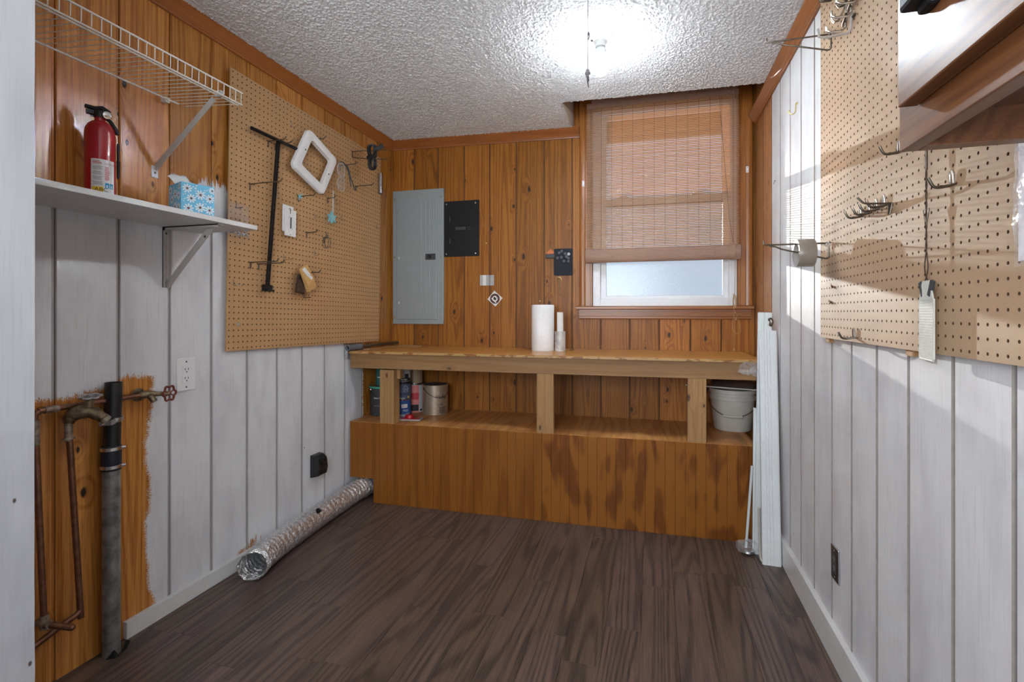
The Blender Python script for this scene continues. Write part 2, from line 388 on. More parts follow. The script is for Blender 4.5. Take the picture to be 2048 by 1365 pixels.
bucket_white = plain('milky_white_bucket', (0.60,0.58,0.53), 0.4, var=0.05, scale=20)
dusty_grey = plain('dusty_grey_plastic', (0.16,0.13,0.12), 0.6)
tan_cord = plain('tan_blind_cord', (0.48,0.29,0.15), 0.7)
weave_brown = plain('brown_weaving_thread', (0.15,0.085,0.05), 0.7)
tape_tan = plain('tan_packing_tape', (0.27,0.235,0.195), 0.3, var=0.05)
card_inner = plain('grey_card_core', (0.38,0.36,0.33), 0.7)
mint = plain('mint_green_plastic', (0.05,0.36,0.24), 0.4)
teal = plain('teal_label', (0.04,0.14,0.14), 0.45)
can_dark = plain('dark_grey_label', (0.045,0.045,0.048), 0.4, var=0.35, scale=120)
can_blue = plain('royal_blue_label', (0.025,0.085,0.30), 0.4)
can_navy = plain('slate_blue_label', (0.085,0.105,0.18), 0.4)
can_pale = plain('pale_grey_label', (0.42,0.44,0.46), 0.4)
can_pink = plain('pink_label', (0.62,0.20,0.19), 0.4)
can_tan = plain('tan_label', (0.30,0.22,0.13), 0.4)
can_gold = plain('champagne_metal', (0.50,0.41,0.30), 0.33, 0.65, var=0.1)
tin = plain('tin_plate', (0.50,0.50,0.52), 0.25, 1.0, var=0.1)
trim_white = plain('primed_white_trim', (0.70,0.73,0.73), 0.42, var=0.02)
dark_void = plain('dark_plywood_inside', (0.03,0.02,0.015), 0.8)
eave_mat = plain('brown_painted_soffit', (0.10,0.07,0.05), 0.8)
torn_board = plain('torn_hardboard', (0.24,0.12,0.055), 0.9, var=0.3)
jamb_paint = plain('grey_white_jamb_paint', (0.66,0.66,0.68), 0.5, var=0.05, scale=12, bump=0.1)

def pegboard_mat(name, a, b, streak=0.0):
    t = NT(name); co = t.n('ShaderNodeTexCoord').outputs['Object']
    f = t.noise(co, 900.0, 2.0, 0.7); s = t.noise(co, 6.0, 2.0)
    c = t.mix(t.ss(f, 0.3, 0.7), a, b)
    c = t.mix(t.math('MULTIPLY', t.ss(s, 0.45, 0.7), 0.25), c, b)
    t.P(col=c, rough=0.5, spec=0.35); t.bump(f, 0.08, 0.0003); return t.m
peg_left_mat = pegboard_mat('brown_hardboard', (0.54,0.33,0.160), (0.42,0.24,0.105))
peg_right_mat = pegboard_mat('tan_hardboard', (0.52,0.365,0.235), (0.43,0.285,0.17))

def popcorn_mat():
    t = NT('popcorn_plaster'); co = t.n('ShaderNodeNewGeometry').outputs['Position']
    f = t.noise(co, 160.0, 3.0, 0.6)
    t.P(col=t.mix(f, (0.73,0.73,0.735), (0.83,0.83,0.835)), rough=1.0, spec=0.0); t.bump(f, 0.35, 0.0015); return t.m
popcorn = popcorn_mat()

def foil_mat():
    t = NT('crinkled_foil'); co = t.n('ShaderNodeTexCoord').outputs['Object']
    v = t.n('ShaderNodeTexVoronoi', {'Vector': t.vmath('MULTIPLY', co, (1.0,1.0,1.0)), 'Scale': 75.0}, feature='F1')
    f = t.noise(co, 120.0, 3.0, 0.6, 1.0)
    h = t.math('ADD', v.outputs['Distance'], f)
    t.P(col=(0.86,0.87,0.88), rough=0.24, metal=0.8); t.bump(h, 0.7, 0.005); return t.m
foil = foil_mat()

def clear_mat(name, col, alpha, rough=0.12, bump=0.0, scale=60, tint=(1,1,1)):
    """thin clear sheet: mostly lets light straight through, with a glossy film over it"""
    t = NT(name); co = t.n('ShaderNodeTexCoord').outputs['Object']
    tr = t.n('ShaderNodeBsdfTransparent', {0: (*tint,1)})
    gl = t.n('ShaderNodeBsdfPrincipled', {'Base Color': (*col, 1), 'Roughness': rough})
    nz = t.noise(co, scale, 3.0, 0.6, 0.6)
    if bump:
        bn = t.n('ShaderNodeBump', {'Height': nz, 'Strength': bump, 'Distance': 0.004}); t.set(gl.inputs['Normal'], bn.outputs[0])
    k = t.math('MULTIPLY', t.ss(nz, 0.35, 0.75, 0.5, 1.6), alpha)
    mx = t.n('ShaderNodeMixShader', {0: k, 1: tr.outputs[0], 2: gl.outputs[0]})
    t.t.links.new(mx.outputs[0], t.out.inputs[0]); return t.m
clear_bag = clear_mat('clear_plastic_film', (0.8,0.8,0.82), 0.10, 0.05, 1.0, 40)
clear_wrap = clear_mat('crumpled_clear_wrap', (0.8,0.8,0.82), 0.16, 0.06, 0.5, 25)
clear_lens = clear_mat('clear_lens', (0.75,0.78,0.8), 0.20, 0.03)
roll_plastic = clear_mat('translucent_film_roll', (0.80,0.80,0.78), 0.62, 0.2, 0.0, 8)
sleeve = clear_mat('clear_sleeve', (0.9,0.9,0.95), 0.30, 0.06, 0.8, 14)
window_glass = clear_mat('window_glass', (0.7,0.75,0.8), 0.05, 0.02, tint=(0.72,0.73,0.76))
def frosted_mat():
    t = NT('frosted_glass'); co = t.n('ShaderNodeTexCoord').outputs['Object']
    tr = t.n('ShaderNodeBsdfTransparent', {0: (0.66,0.69,0.73,1)})
    tl = t.n('ShaderNodeBsdfTranslucent', {0: (0.27,0.31,0.36,1)})
    gl = t.n('ShaderNodeBsdfGlossy', {0: (0.8,0.85,0.9,1), 1: 0.25})
    nz = t.noise(co, 260.0, 3.0, 0.7); big = t.noise(co, 5.0, 3.0, 0.6)
    k = t.math('ADD', t.ss(nz, 0.34, 0.66, 0.05, 0.50), t.ss(big, 0.4, 0.7, -0.08, 0.10))
    mx = t.n('ShaderNodeMixShader', {0: k, 1: tr.outputs[0], 2: tl.outputs[0]})
    m2 = t.n('ShaderNodeMixShader', {0: 0.05, 1: mx.outputs[0], 2: gl.outputs[0]})
    t.t.links.new(m2.outputs[0], t.out.inputs[0]); return t.m
frosted = frosted_mat()
def bamboo_mat(name, col, tcol, k):
    t = NT(name); co = t.n('ShaderNodeTexCoord').outputs['Object']
    nz = t.noise(t.vmath('MULTIPLY', co, (.02,1,1)), 500.0, 2.0, 0.6)
    c = t.mix(t.ss(nz, 0.3, 0.7), tuple(q*0.82 for q in col), col)
    df = t.n('ShaderNodeBsdfDiffuse', {0: c}); tl = t.n('ShaderNodeBsdfTranslucent', {0: (*tcol, 1)})
    mx = t.n('ShaderNodeMixShader', {0: k, 1: df.outputs[0], 2: tl.outputs[0]})
    t.t.links.new(mx.outputs[0], t.out.inputs[0]); return t.m
bamboo = bamboo_mat('bamboo_slats', (0.58,0.425,0.290), (0.92,0.56,0.21), 0.45)
bamboo_roll = bamboo_mat('bamboo_roll', (0.52,0.35,0.27), (0.4,0.2,0.1), 0.05)
def mesh_grid_mat(): return plain('cream_swatter_plastic', (0.62,0.62,0.56), 0.4)
swatter_plastic = mesh_grid_mat()
def bulb_mat():
    t = NT('glowing_bulb'); nz = t.n('ShaderNodeSeparateXYZ', {0: t.n('ShaderNodeNewGeometry').outputs['Normal']}).outputs[2]
    t.P(col=(0.9,0.95,1.0), emit=t.math('MULTIPLY', t.ss(nz, 0.05, -0.80, 0.05, 1.0), BULB_STRENGTH), emc=(0.84,0.93,1.0)); return t.m
bulb_glow = bulb_mat()
def towel_mat():
    t = NT('quilted_paper_towel'); co = t.n('ShaderNodeTexCoord').outputs['Object']
    w = t.n('ShaderNodeTexVoronoi', {'Vector': co, 'Scale': 190.0})
    t.P(col=(0.88,0.88,0.88), rough=0.9); t.bump(w.outputs['Distance'], 0.6, 0.002); return t.m
towel = towel_mat()
# ================================================================== THE ROOM
R_ = random.Random(7)
# floor: sub-floor slab with separate vinyl planks laid along the room
floor = MB().box(-6, 97, -112, 62, -2.0, -0.30).obj('floor', dark_void, kind='structure')
ends = {11: [0.6, 36.6, -35.4], 14: [16.9, -19.1], 10: [13.6, -22.4], 4: [-2.0, -38.0], 6: [-12.6, 23.4], 5: [-12.9, 23.1], 12: [-4.0, 32.0], 16: [23.9, -12.1], 0: [-13.6, 22.4], 1: [-13.3, 22.7]}
for k in range(-1, 19):
    x0, x1 = max(3.85+4.85*(k-1), -1.0), min(3.85+4.85*k, 91.3)
    if x1 <= x0: continue
    base = ends.get(k, [R_.uniform(-36, 0)])[0]
    cuts = sorted([base + 36.0*j for j in range(-4, 4)])
    cuts = [-112] + [c for c in cuts if -111 < c < 55] + [58]
    for y0, y1 in zip(cuts[:-1], cuts[1:]):
        m = MB().box(0.012, x1-x0-0.012, 0.012, y1-y0-0.012, -0.30, 0.0)
        o = m.obj('floor_plank', floor_plank_mat, floor, (x0, y0, 0), bevel=0.025)

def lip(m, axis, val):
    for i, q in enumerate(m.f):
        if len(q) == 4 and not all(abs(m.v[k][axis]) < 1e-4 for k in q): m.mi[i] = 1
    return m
def board_profile(w, gap, vee=0.09):
    """tongue-and-groove board: flat face, eased edges, recessed tongue strip on one side; (along, depth) with the face at 0"""
    return [(0, -0.75), (w-0.07, -0.75), (w-0.07, -0.24), (w-gap, -0.24), (w-gap, -vee), (w-gap-vee, 0), (vee, 0), (0, -vee)]

# left wall
wl = MB().box(-6, -1.66, -112, 58, 0, 100).obj('wall_left', white_boards, kind='structure')
yl = [-61, -53.7, -46.4, -39.1, -31.8, -24.25, -16.8, -9.5, -2.2, 5.2, 12.45, 19.5, 26.8, 34.2, 41.45, 48.85, 55.6]
for a, b in zip(yl[:-1], yl[1:]):
    pr = [(d, q) for q, d in board_profile(b-a, 0.42)]
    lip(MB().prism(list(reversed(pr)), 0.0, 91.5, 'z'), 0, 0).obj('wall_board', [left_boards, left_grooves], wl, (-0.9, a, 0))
MB().box(-1.66, -0.9, -112, -61, 0, 92).obj('wall_board', white_boards, wl)

# right wall
wr = MB().box(91.96, 96, -112, 62, 0, 104).obj('wall_right', white_boards, kind='structure')
yr = [-61, -54.1, -47.2, -40.3, -33.3, -26.4, -19.6, -12.6, -5.95, 0.85, 7.5, 14.75, 21.4, 27.8, 34.6, 41.4, 49.0, 58.0]
for a, b in zip(yr[:-1], yr[1:]):
    pr = [(-d, q) for q, d in board_profile(b-a, 0.34)]
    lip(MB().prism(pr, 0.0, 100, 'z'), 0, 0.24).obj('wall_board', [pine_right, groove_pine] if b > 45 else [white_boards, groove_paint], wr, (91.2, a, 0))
MB().box(91.2, 91.96, -112, -61, 0, 92).obj('wall_board', white_boards, wr)

# back wall with the window opening
wb = MB().box(-3, 55.0, 0.77, 3.6, 0, 104).box(88.6, 97, 0.77, 3.6, 0, 104).box(55.0, 88.6, 0.77, 3.6, 0, 45.9).box(55.0, 88.6, 0.77, 3.6, 94.6, 104).obj('wall_back', pine_back, None, BO, BR, kind='structure')
sb = [-0.2, 6.98, 14.02, 21.44, 28.52, 35.67, 43.02, 50.16, 52.4]
for i, (a, b) in enumerate(zip(sb[:-1], sb[1:])):
    pr = [(q, -d) for q, d in board_profile(b-a, 0.20, 0.10)]
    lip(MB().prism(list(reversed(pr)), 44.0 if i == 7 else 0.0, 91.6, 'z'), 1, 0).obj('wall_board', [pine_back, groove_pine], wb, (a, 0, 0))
sb = [50.16, 57.25, 64.2, 71.1, 78.2, 84.96, 92.3]
for a, b in zip(sb[:-1], sb[1:]):
    pr = [(q, -d) for q, d in board_profile(b-a, 0.20, 0.10)]
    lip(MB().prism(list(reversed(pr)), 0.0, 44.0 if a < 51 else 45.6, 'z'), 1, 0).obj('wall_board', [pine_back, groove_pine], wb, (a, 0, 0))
# rear wall of the next room, behind the viewer
MB().box(-6, 97, -116, -112, 0, 100).obj('wall_rear', white_boards, kind='structure')

# popcorn ceiling: a real blobby surface, cut back in front of the window
def popcorn_grid(x0, x1, y0, y1, st, seed, amp):
    rng = np.random.default_rng(seed)
    nx, ny = int((x1-x0)/st)+1, int((y1-y0)/st)+1
    h = rng.standard_normal((ny, nx))
    ky = np.fft.fftfreq(ny)[:, None]; kx = np.fft.rfftfreq(nx)[None, :]; k2 = kx**2+ky**2
    F = np.fft.rfft2(h)
    a = np.fft.irfft2(F*np.exp(-k2*2*(pi*0.55)**2), (ny, nx)); b = np.fft.irfft2(F*np.exp(-k2*2*(pi*1.3)**2), (ny, nx))
    q = a/a.std()*0.8 + b/b.std()*0.35
    q = np.clip(q-0.05, 0, 1.6)**0.55
    X, Y = np.meshgrid(np.linspace(x0, x1, nx), np.linspace(y0, y1, ny))
    Z = (91.6-0.02*X) - amp*q
    return X, Y, Z, nx, ny
me_v = []; me_f = []; base = 0
NX0, NY0 = 49.4, 40.3          # corner of the cut-out in front of the window
for (x0, x1, y0, y1, sd) in ((-1.0, NX0, -16.0, 56.6, 3), (NX0, 91.3, -16.0, NY0, 4)):
    X, Y, Z, nx, ny = popcorn_grid(x0, x1, y0, y1, 0.10, sd, 0.12)
    idx = (np.arange(ny*nx).reshape(ny, nx))+base
    me_v.append(np.stack([X.ravel(), Y.ravel(), Z.ravel()], 1)*I)
    me_f.append(np.stack([idx[:-1,:-1].ravel(), idx[1:,:-1].ravel(), idx[1:,1:].ravel(), idx[:-1,1:].ravel()], 1)); base += nx*ny
V = np.concatenate(me_v); Fq = np.concatenate(me_f)
me = bpy.data.meshes.new('ceiling'); me.vertices.add(len(V)); me.vertices.foreach_set('co', V.ravel().astype(np.float32))
me.loops.add(Fq.size); me.loops.foreach_set('vertex_index', Fq.ravel().astype(np.int32))
me.polygons.add(len(Fq)); me.polygons.foreach_set('loop_start', np.arange(0, Fq.size, 4, dtype=np.int32))
me.polygons.foreach_set('use_smooth', np.ones(len(Fq), dtype=bool)); me.update(calc_edges=True); me.materials.append(popcorn)
ceil_ob = bpy.data.objects.new('ceiling', me); C.objects.link(ceil_ob); ceil_ob['kind'] = 'structure'
def slab(x0, x1, y0, y1, t=3.0):
    m = MB(); m.add([(x0,y0,ceil_z(x0)+.06),(x1,y0,ceil_z(x1)+.06),(x1,y1,ceil_z(x1)+.06),(x0,y1,ceil_z(x0)+.06),(x0,y0,ceil_z(x0)+t),(x1,y0,ceil_z(x1)+t),(x1,y1,ceil_z(x1)+t),(x0,y1,ceil_z(x0)+t)],
                    [(3,2,1,0),(4,5,6,7),(0,1,5,4),(1,2,6,5),(2,3,7,6),(3,0,4,7)]); return m
m = slab(-2, NX0, -112, 58); q = slab(NX0, 92, -112, NY0); m.add(q.v, q.f); m.obj('ceiling_board', popcorn, ceil_ob)
# the raised well over the window
m = MB(); m.box(NX0-0.5, NX0+0.03, NY0+.02, 57.5, ceil_z(NX0)-0.02, 102).box(NX0, 92, NY0-0.6, NY0, ceil_z(70)+1.0, 102).box(NX0-0.5, 92, NY0-0.6, 62, 102, 103)
m.obj('ceiling_recess', plaster, kind='structure')

# crown mouldings
cp = [(0, 0), (0.34, 0), (0.40, 0.30), (0.50, 0.38), (0.52, 0.62), (0.78, 0.90), (1.02, 1.42), (1.42, 1.74), (1.50, 1.90), (1.58, 1.95), (1.58, 2.34), (0, 2.34)]
def sweep(name, path, prof, mat, out, n=None):
    """mitre-free sweep of profile (out, up) along straight path points"""
    m = MB(); o = Vector(out)
    for p in path:
        m.v += [tuple(Vector(p) + o*a + Vector((0,0,b))) for a, b in prof]
    k = len(prof)
    for i in range(len(path)-1):
        m.f += [(i*k+j, i*k+(j+1) % k, (i+1)*k+(j+1) % k, (i+1)*k+j) for j in range(k)]
    m.f += [tuple(range(k-1, -1, -1)), tuple((len(path)-1)*k+j for j in range(k))]; m.mi = [0]*len(m.f)
    import bmesh
    o_ = m.obj(name, mat, smooth=True, ang=28, kind='structure')
    b = bmesh.new(); b.from_mesh(o_.data); bmesh.ops.recalc_face_normals(b, faces=b.faces); b.to_mesh(o_.data); b.free()
    return o_
sweep('trim_1', [(-0.9, -61, ceil_z(0)-2.34), (-0.9, 55.4, ceil_z(0)-2.34)], cp, crown_wood, (1, 0, 0))
a, b = BW(0.0, 0, ceil_z(0)-2.34), BW(51.9, 0, ceil_z(51)-2.34)
sweep('trim_2', [a, b], cp, crown_wood_x, (sin(TH), -cos(TH), 0))
sweep('trim_3', [(91.2, -61, ceil_z(91)-2.40), (91.2, 56.6, ceil_z(91)-2.40)], [(p*1.0, q*1.0) for p, q in cp], crown_wood, (-1, 0, 0))

# baseboards
MB().box(0, 0.72, 0, 51.0, 0.02, 2.35).obj('baseboard_left', white_paint, None, (-0.9, -16.4, 0), bevel=0.05, kind='structure')
MB().box(0, 0.75, 0, 94.0, 0.02, 4.35).obj('baseboard_right', white_paint, None, (90.45, -60.0, 0), bevel=0.06, kind='structure')

# white-painted post of the doorway the room is seen through
m = MB(); rr = random.Random(3); zs = [0.0]
while zs[-1] < 91: zs.append(zs[-1]+rr.uniform(1.5, 4))
m.box(-0.88, 22.0, 0, 3.6, 0, 91.4)
E = []
for z in zs: E.append((22.62+rr.uniform(-0.06, 0.07), min(z, 91.4)))
m.prism([(22.0, 0.0)] + E + [(22.0, 91.4)], 0, 3.6, 'y')
m.obj('door_1', jamb_boards, None, (0, -43.6, 0), kind='structure')

# ------------------------------------------------------------------ window: jambs, casing, stool, apron, two sashes
win = MB().box(55.1, 57.0, 0.5, 5.2, 46.1, 95.0).box(86.7, 88.5, 0.5, 5.2, 46.1, 95.0).box(57.0, 86.7, 0.5, 5.2, 46.1, 48.0).box(57.0, 86.7, 0.5, 5.2, 93.6, 95.0)
win = win.obj('window_1', white_vinyl, None, BO, BR, bevel=0.08, kind='structure')
def casing(name, prof, z0, z1, x0):
    return MB().prism([(x0+p, -q) for p, q in prof], z0, z1, 'z').obj(name, casing_wood, win, smooth=True, ang=25)
cl = [(0, -0.7), (3.2, -0.7), (3.2, 0.70), (3.05, 0.85), (2.7, 0.85), (2.6, 0.70), (1.5, 0.72), (1.4, 0.86), (1.0, 0.98), (0.5, 0.98), (0.12, 0.85), (0, 0.7)]
casing('side_casing', list(reversed([(p, q) for p, q in cl]))[::1], 46.2, 98.5, 52.0)
casing('side_casing', [(3.4-p, q) for p, q in cl], 46.2, 98.5, 88.1)
MB().box(55.2, 88.3, -0.85, 0.7, 94.6, 98.5).box(54.9, 88.5, -1.05, -0.85, 97.2, 98.0).obj('head_casing', casing_wood_x, win, bevel=0.06)
MB().box(54.6, 55.2, -0.7, 2.0, 46.2, 95).obj('jamb', casing_wood, win); MB().box(88.3, 89.0, -0.7, 2.0, 46.2, 95).obj('jamb', casing_wood, win)
MB().prism([(0.7, 45.30), (0.7, 46.15), (-1.55, 46.15), (-1.72, 45.98), (-1.72, 45.45), (-1.58, 45.30)], 51.2, 91.6, 'x').obj('stool', casing_wood_x, win, smooth=True, ang=30)
ap = [(0.0, 42.9), (0.0, 45.3), (-0.95, 45.3), (-0.95, 44.75), (-0.72, 44.7), (-0.72, 44.25), (-0.80, 44.2), (-0.80, 43.75), (-0.58, 43.65), (-0.58, 43.15), (-0.42, 42.9)]
MB().prism(ap, 51.9, 91.2, 'x').obj('apron', casing_wood_x, win, smooth=True, ang=25)
# lower sash (room side) and upper sash
def sash(d0, d1, z0, z1, bot, top, side=1.35):
    s0, s1 = 57.0, 86.9
    m = MB().box(s0, s0+side, d0, d1, z0, z1).box(s1-side, s1, d0, d1, z0, z1).box(s0+side, s1-side, d0, d1, z0, z0+bot).box(s0+side, s1-side, d0, d1, z1-top, z1)
    return m.obj('sash', white_vinyl, win, bevel=0.07)
ls = sash(1.9, 3.0, 47.2, 73.0, 1.5, 1.7)
MB().box(58.2, 85.7, 2.35, 2.5, 48.6, 71.4).obj('glass_pane', frosted, ls)
MB().box(58.0, 85.9, 1.75, 1.9, 47.55, 47.78).obj('lift_rail', dark_grey, ls)
for s in (62.5, 80.0): MB().box(s-1.5, s+1.5, 1.9, 2.9, 73.0, 73.35).box(s-0.9, s+0.9, 2.0, 2.7, 73.35, 73.8).obj('sash_lock', white_vinyl, ls, bevel=0.08)
us = sash(3.1, 4.2, 71.0, 94.0, 1.9, 1.0)
MB().box(58.2, 85.7, 3.55, 3.7, 72.7, 93.2).obj('glass_pane', window_glass, us)
# small white shade clips screwed to the casing
for s, z in ((52.95, 76.5), (90.3, 77.3)):
    t = thing('casing_clip', 'tiny white plastic clip screwed to the %s window casing' % ('left' if s < 60 else 'right'), 'clip', BW(s, 0.86, z), BR)
    MB().box(-0.28, 0.28, -0.22, 0, -0.72, 0.72).obj('plate', white_plastic, t, bevel=0.04)
    for q in (-0.45, 0.45): MB().lathe([(0.09, 0), (0.09, 0.05)], 8, Tm((0, -0.2, q), rx=pi/2)).obj('screw', dark_steel, t)
# soffit of the roof overhang outside
MB().box(20, 125, 6.0, 33.5, 97.6, 99.5).obj('roof_eave', eave_mat, None, BO, BR, kind='structure')
# ================================================================== FIXED THINGS: blind, lamp, bench, shelves, boards
# bamboo roll-up blind
bl = thing('bamboo_blind', 'tan bamboo roll-up blind, lowered three quarters over the window', 'blind', BW(71.1, 2.0, 96.0), BR)
S0, S1 = -17.1, 17.2
m = MB(); rr = random.Random(11); z = -1.6; zend = -35.9
while z > zend:
    h = 0.262; dz = rr.uniform(-0.015, 0.015); e = rr.uniform(-0.06, 0.06)
    m.box(S0+e, S1+e, -0.045, 0.045, z-h+dz, z+dz); z -= 0.385
o = m.obj('slats', bamboo, bl); o['kind'] = 'stuff'
MB().box(S0+1.1, S1-0.3, -0.35, 1.0, -0.75, 0.55).obj('head_rail', bamboo_roll, bl, bevel=0.05)
MB().box(S0, S1, -0.55, -0.35, -1.75, -0.55).box(S0, S1, -0.42, -0.10, -1.72, -1.45).obj('valance', bamboo_roll, bl, bevel=0.03)
m = MB(); k = 54
for i in range(k):
    a = 2*pi*i/k; r = 1.66; T = Tm((0, 0.35+r*cos(a)*0.75, -37.55+r*sin(a)), rx=a+pi/2)
    m.box(S0-0.35, S1+0.35, -0.072, 0.072, -0.05, 0.06, T)
m.tube([(S0-0.2, 0.35, -37.55), (S1+0.2, 0.35, -37.55)], 1.12, 16)
o = m.obj('rolled_slats', bamboo_roll, bl); o['kind'] = 'stuff'
for i in range(14):
    x = S0 + 0.95 + i*2.48
    MB().box(x-0.03, x+0.03, -0.075, -0.045, -36.0, -1.5).obj('weaving_string', weave_brown, bl)
for x, dx in ((-9.5, 0), (2.2, 0), (13.0, 0)):
    p = [(x, -0.62, 0.3), (x, -0.7, -1.9)]
    MB().tube(p, 0.035, 6).obj('hanging_cord', tan_cord, bl)
MB().tube([(13.1, -0.5, -1.6), (13.3, -0.35, -6), (15.2, -0.3, -30), (15.9, -1.0, -35.6)], 0.04, 6).obj('lift_cord', dark_steel, bl)
for x in (11.8, 14.8, 16.2):
    MB().tube([(x, 0.35-1.36*cos(a)-0.02, -37.55+1.78*sin(a)) for a in [pi/2-0.3-i*pi/8 for i in range(8)]], 0.045, 6).obj('roll_loop', tan_cord, bl)
MB().tube(smooth_path([(16.2, -1.0, -36.4), (16.25, -1.15, -39.5), (16.2, -1.1, -46.5), (15.9, -1.15, -47.5), (16.35, -1.25, -49.2), (15.9, -1.3, -50.4), (16.2, -1.2, -51.5)], 6), 0.055, 6).obj('pull_cord', tan_cord, bl)
m = MB()
for i in range(5):
    c = 0.16+0.05*i; m.tube([(16.1+(c+.1)*cos(a)*0.8, -1.3-0.05*i, -48.9+(1.1+.12*i)*sin(a)) for a in [2*pi*j/14 for j in range(14)]], 0.045, 5, closed=True)
m.tube(smooth_path([(16.1, -1.3, -51.3), (15.6, -1.9, -54.5), (16.3, -2.0, -56.2), (17.2, -2.0, -55.6), (16.9, -1.9, -53.4), (16.2, -1.3, -51.0)], 6), 0.04, 5)
m.obj('cord_bundle', tan_cord, bl)
MB().tube([(16.0, -1.9, -52.0), (15.85, -1.95, -59.6)], 0.04, 5).obj('pull_cord', tan_cord, bl)
MB().lathe([(0.10, 0), (0.17, 0.1), (0.10, 0.75), (0.05, 0.8)], 10, Tm((15.85, -1.95, -60.2))).obj('cord_tassel', tan_cord, bl)
MB().lathe([(0.10, 0), (0.17, 0.1), (0.10, 0.75), (0.05, 0.8)], 10, Tm((16.3, -1.95, -53.2))).obj('cord_tassel', tan_cord, bl)
MB().tube(smooth_path([(13.6, -0.7, 0.4), (15.0, -0.75, -1.0), (16.0, -0.8, -1.3), (16.0, -0.8, -3.0)], 5), 0.03, 5).tube([(16.2, -0.7, 0.3), (15.95, -0.8, -1.3)], 0.03, 5).obj('loose_string', paper_white, bl)

# bare-bulb ceiling lamp
lx, ly = 60.2, 16.2; lz = ceil_z(60.2) - 0.05
lamp = thing('ceiling_lamp', 'white porcelain lampholder with a lit bare bulb on the popcorn ceiling', 'lamp', (lx, ly, lz))
MB().lathe([(0.55, -1.75), (0.85, -1.7), (0.88, -1.05), (0.98, -0.85), (1.5, -0.62), (1.95, -0.40), (2.15, -0.18), (2.15, 0.05)], 32).obj('lampholder', porcelain, lamp, smooth=True)
MB().lathe([(0.2, -0.02), (0.2, 0.1)], 10, Tm((-1.35, -0.5, -0.72))).obj('terminal_screw', dark_steel, lamp)
MB().lathe([(0.70, -2.95), (0.98, -2.85), (0.97, -2.3), (0.72, -1.95), (0.60, -1.9), (0.58, -1.6)], 24).obj('bulb_base', bulb_base, lamp, smooth=True)
MB().lathe([(0.0, -6.32), (0.62, -6.27), (0.95, -6.05), (1.13, -5.5), (1.14, -4.6), (1.05, -3.6), (0.94, -2.9)], 24).obj('bulb', bulb_glow, lamp, smooth=True)
# pull cord hanging from the ceiling
pc = thing('pull_cord', 'thin dark ceiling pull cord with knots and a smoky bead', 'cord', (59.6, 4.4, ceil_z(59.6)))
MB().tube([(0, 0, 0), (0.02, 0, -5.9), (-0.04, 0, -11.0)], 0.045, 6).obj('cord', cord_grey, pc)
MB().sphere((0.1, 0, -5.9), 0.17, 8, sc=(1, 1, 1.5)).tube([(0.08, 0, -5.7), (0.2, 0, -6.2), (0.1, 0, -6.7)], 0.06, 6).obj('knot', cord_grey, pc, smooth=True)
MB().lathe([(0.12, 0), (0.28, 0.1), (0.2, 0.32), (0.4, 0.5), (0.36, 0.75), (0.22, 0.85), (0.26, 1.05), (0.15, 1.15)], 14, Tm((-0.03, 0, -12.15))).obj('bead', bead_glass, pc, smooth=True)
MB().tube([(-0.03, 0, -12.1), (0.02, 0, -12.6), (-0.02, 0, -12.9), (0.1, 0, -13.6)], [0.16, 0.18, 0.09, 0.05], 7).obj('tail', cord_grey, pc, smooth=True)

def drip_mat():
    t = NT('varnish_dripped_edge'); co = t.n('ShaderNodeTexCoord').outputs['Object']
    a = t.noise(t.vmath('MULTIPLY', co, (.5,1,1.2)), 34.0, 3.0, 0.6, 0.4)
    t.P(col=t.mix(t.ss(a, 0.50, 0.60), (0.52,0.31,0.115), (0.28,0.11,0.024)), rough=0.4); return t.m
edge_drips = drip_mat()
# workbench: top, apron, three posts, deck and beadboard front
wbn = thing('workbench', 'long built-in wooden workbench with open shelf and plywood front under the window', 'workbench', BO, BR)
MB().box(0.05, 89.4, -20.7, -0.02, 34.92, 35.5).obj('bench_top', bench_top_wood, wbn, bevel=0.08)
MB().box(0.06, 89.35, -20.75, -20.70, 34.92, 35.42).obj('edge_band', edge_drips, wbn)
MB().box(0.05, 88.2, -20.0, -18.5, 31.45, 34.92).obj('apron', lumber_x, wbn, bevel=0.06)
for a, b in ((7.8, 11.35), (45.1, 48.75), (75.7, 79.2)):
    MB().box(a, b, -20.0, -17.0 if a < 20 else -18.5, 18.78, 31.2 if a < 20 else 31.45).obj('post', lumber, wbn, bevel=0.06)
MB().box(8.6, 12.2, -18.4, -17.0, 31.2, 34.9).box(8.6, 12.2, -18.4, -17.0, 29, 31.3).obj('filler_block', lumber, wbn)
def bead_panel(x0, x1, z0, z1, m):
    xs = []; x = x0; pts = [(x0, -19.4), (x0, -20.0)]
    g = math.ceil((x0+0.4)/1.93)*1.93
    while g < x1-0.2:
        pts += [(g-0.045, -20.0), (g-0.01, -19.90), (g+0.01, -19.90), (g+0.045, -20.0)]; g += 1.93
    pts += [(x1, -20.0), (x1, -19.4)]
    return m.prism(pts, z0, z1, 'z')
m = bead_panel(0, 6.15, 5.65, 18.72, MB()); bead_panel(6.151, 46.2, 0.03, 18.72, m); m.obj('front_panel', ply_front, wbn)
bead_panel(46.27, 88.0, 0.03, 18.72, MB()).obj('front_panel', ply_front_b, wbn)
MB().box(0, 88.4, -19.4, -0.02, 18.05, 18.75).box(0, 88.4, -20.02, -19.4, 18.72, 18.78).obj('deck', ply_deck, wbn)
MB().box(85.9, 87.0, -19.6, -10.5, 18.75, 18.80).obj('deck_strip', lumber, wbn)
MB().box(6.3, 6.8, -19.3, -1, 0.05, 18.0).box(0, 6.8, -1.2, -0.6, 0.05, 18.0).obj('inner_cheek', dark_void, wbn)

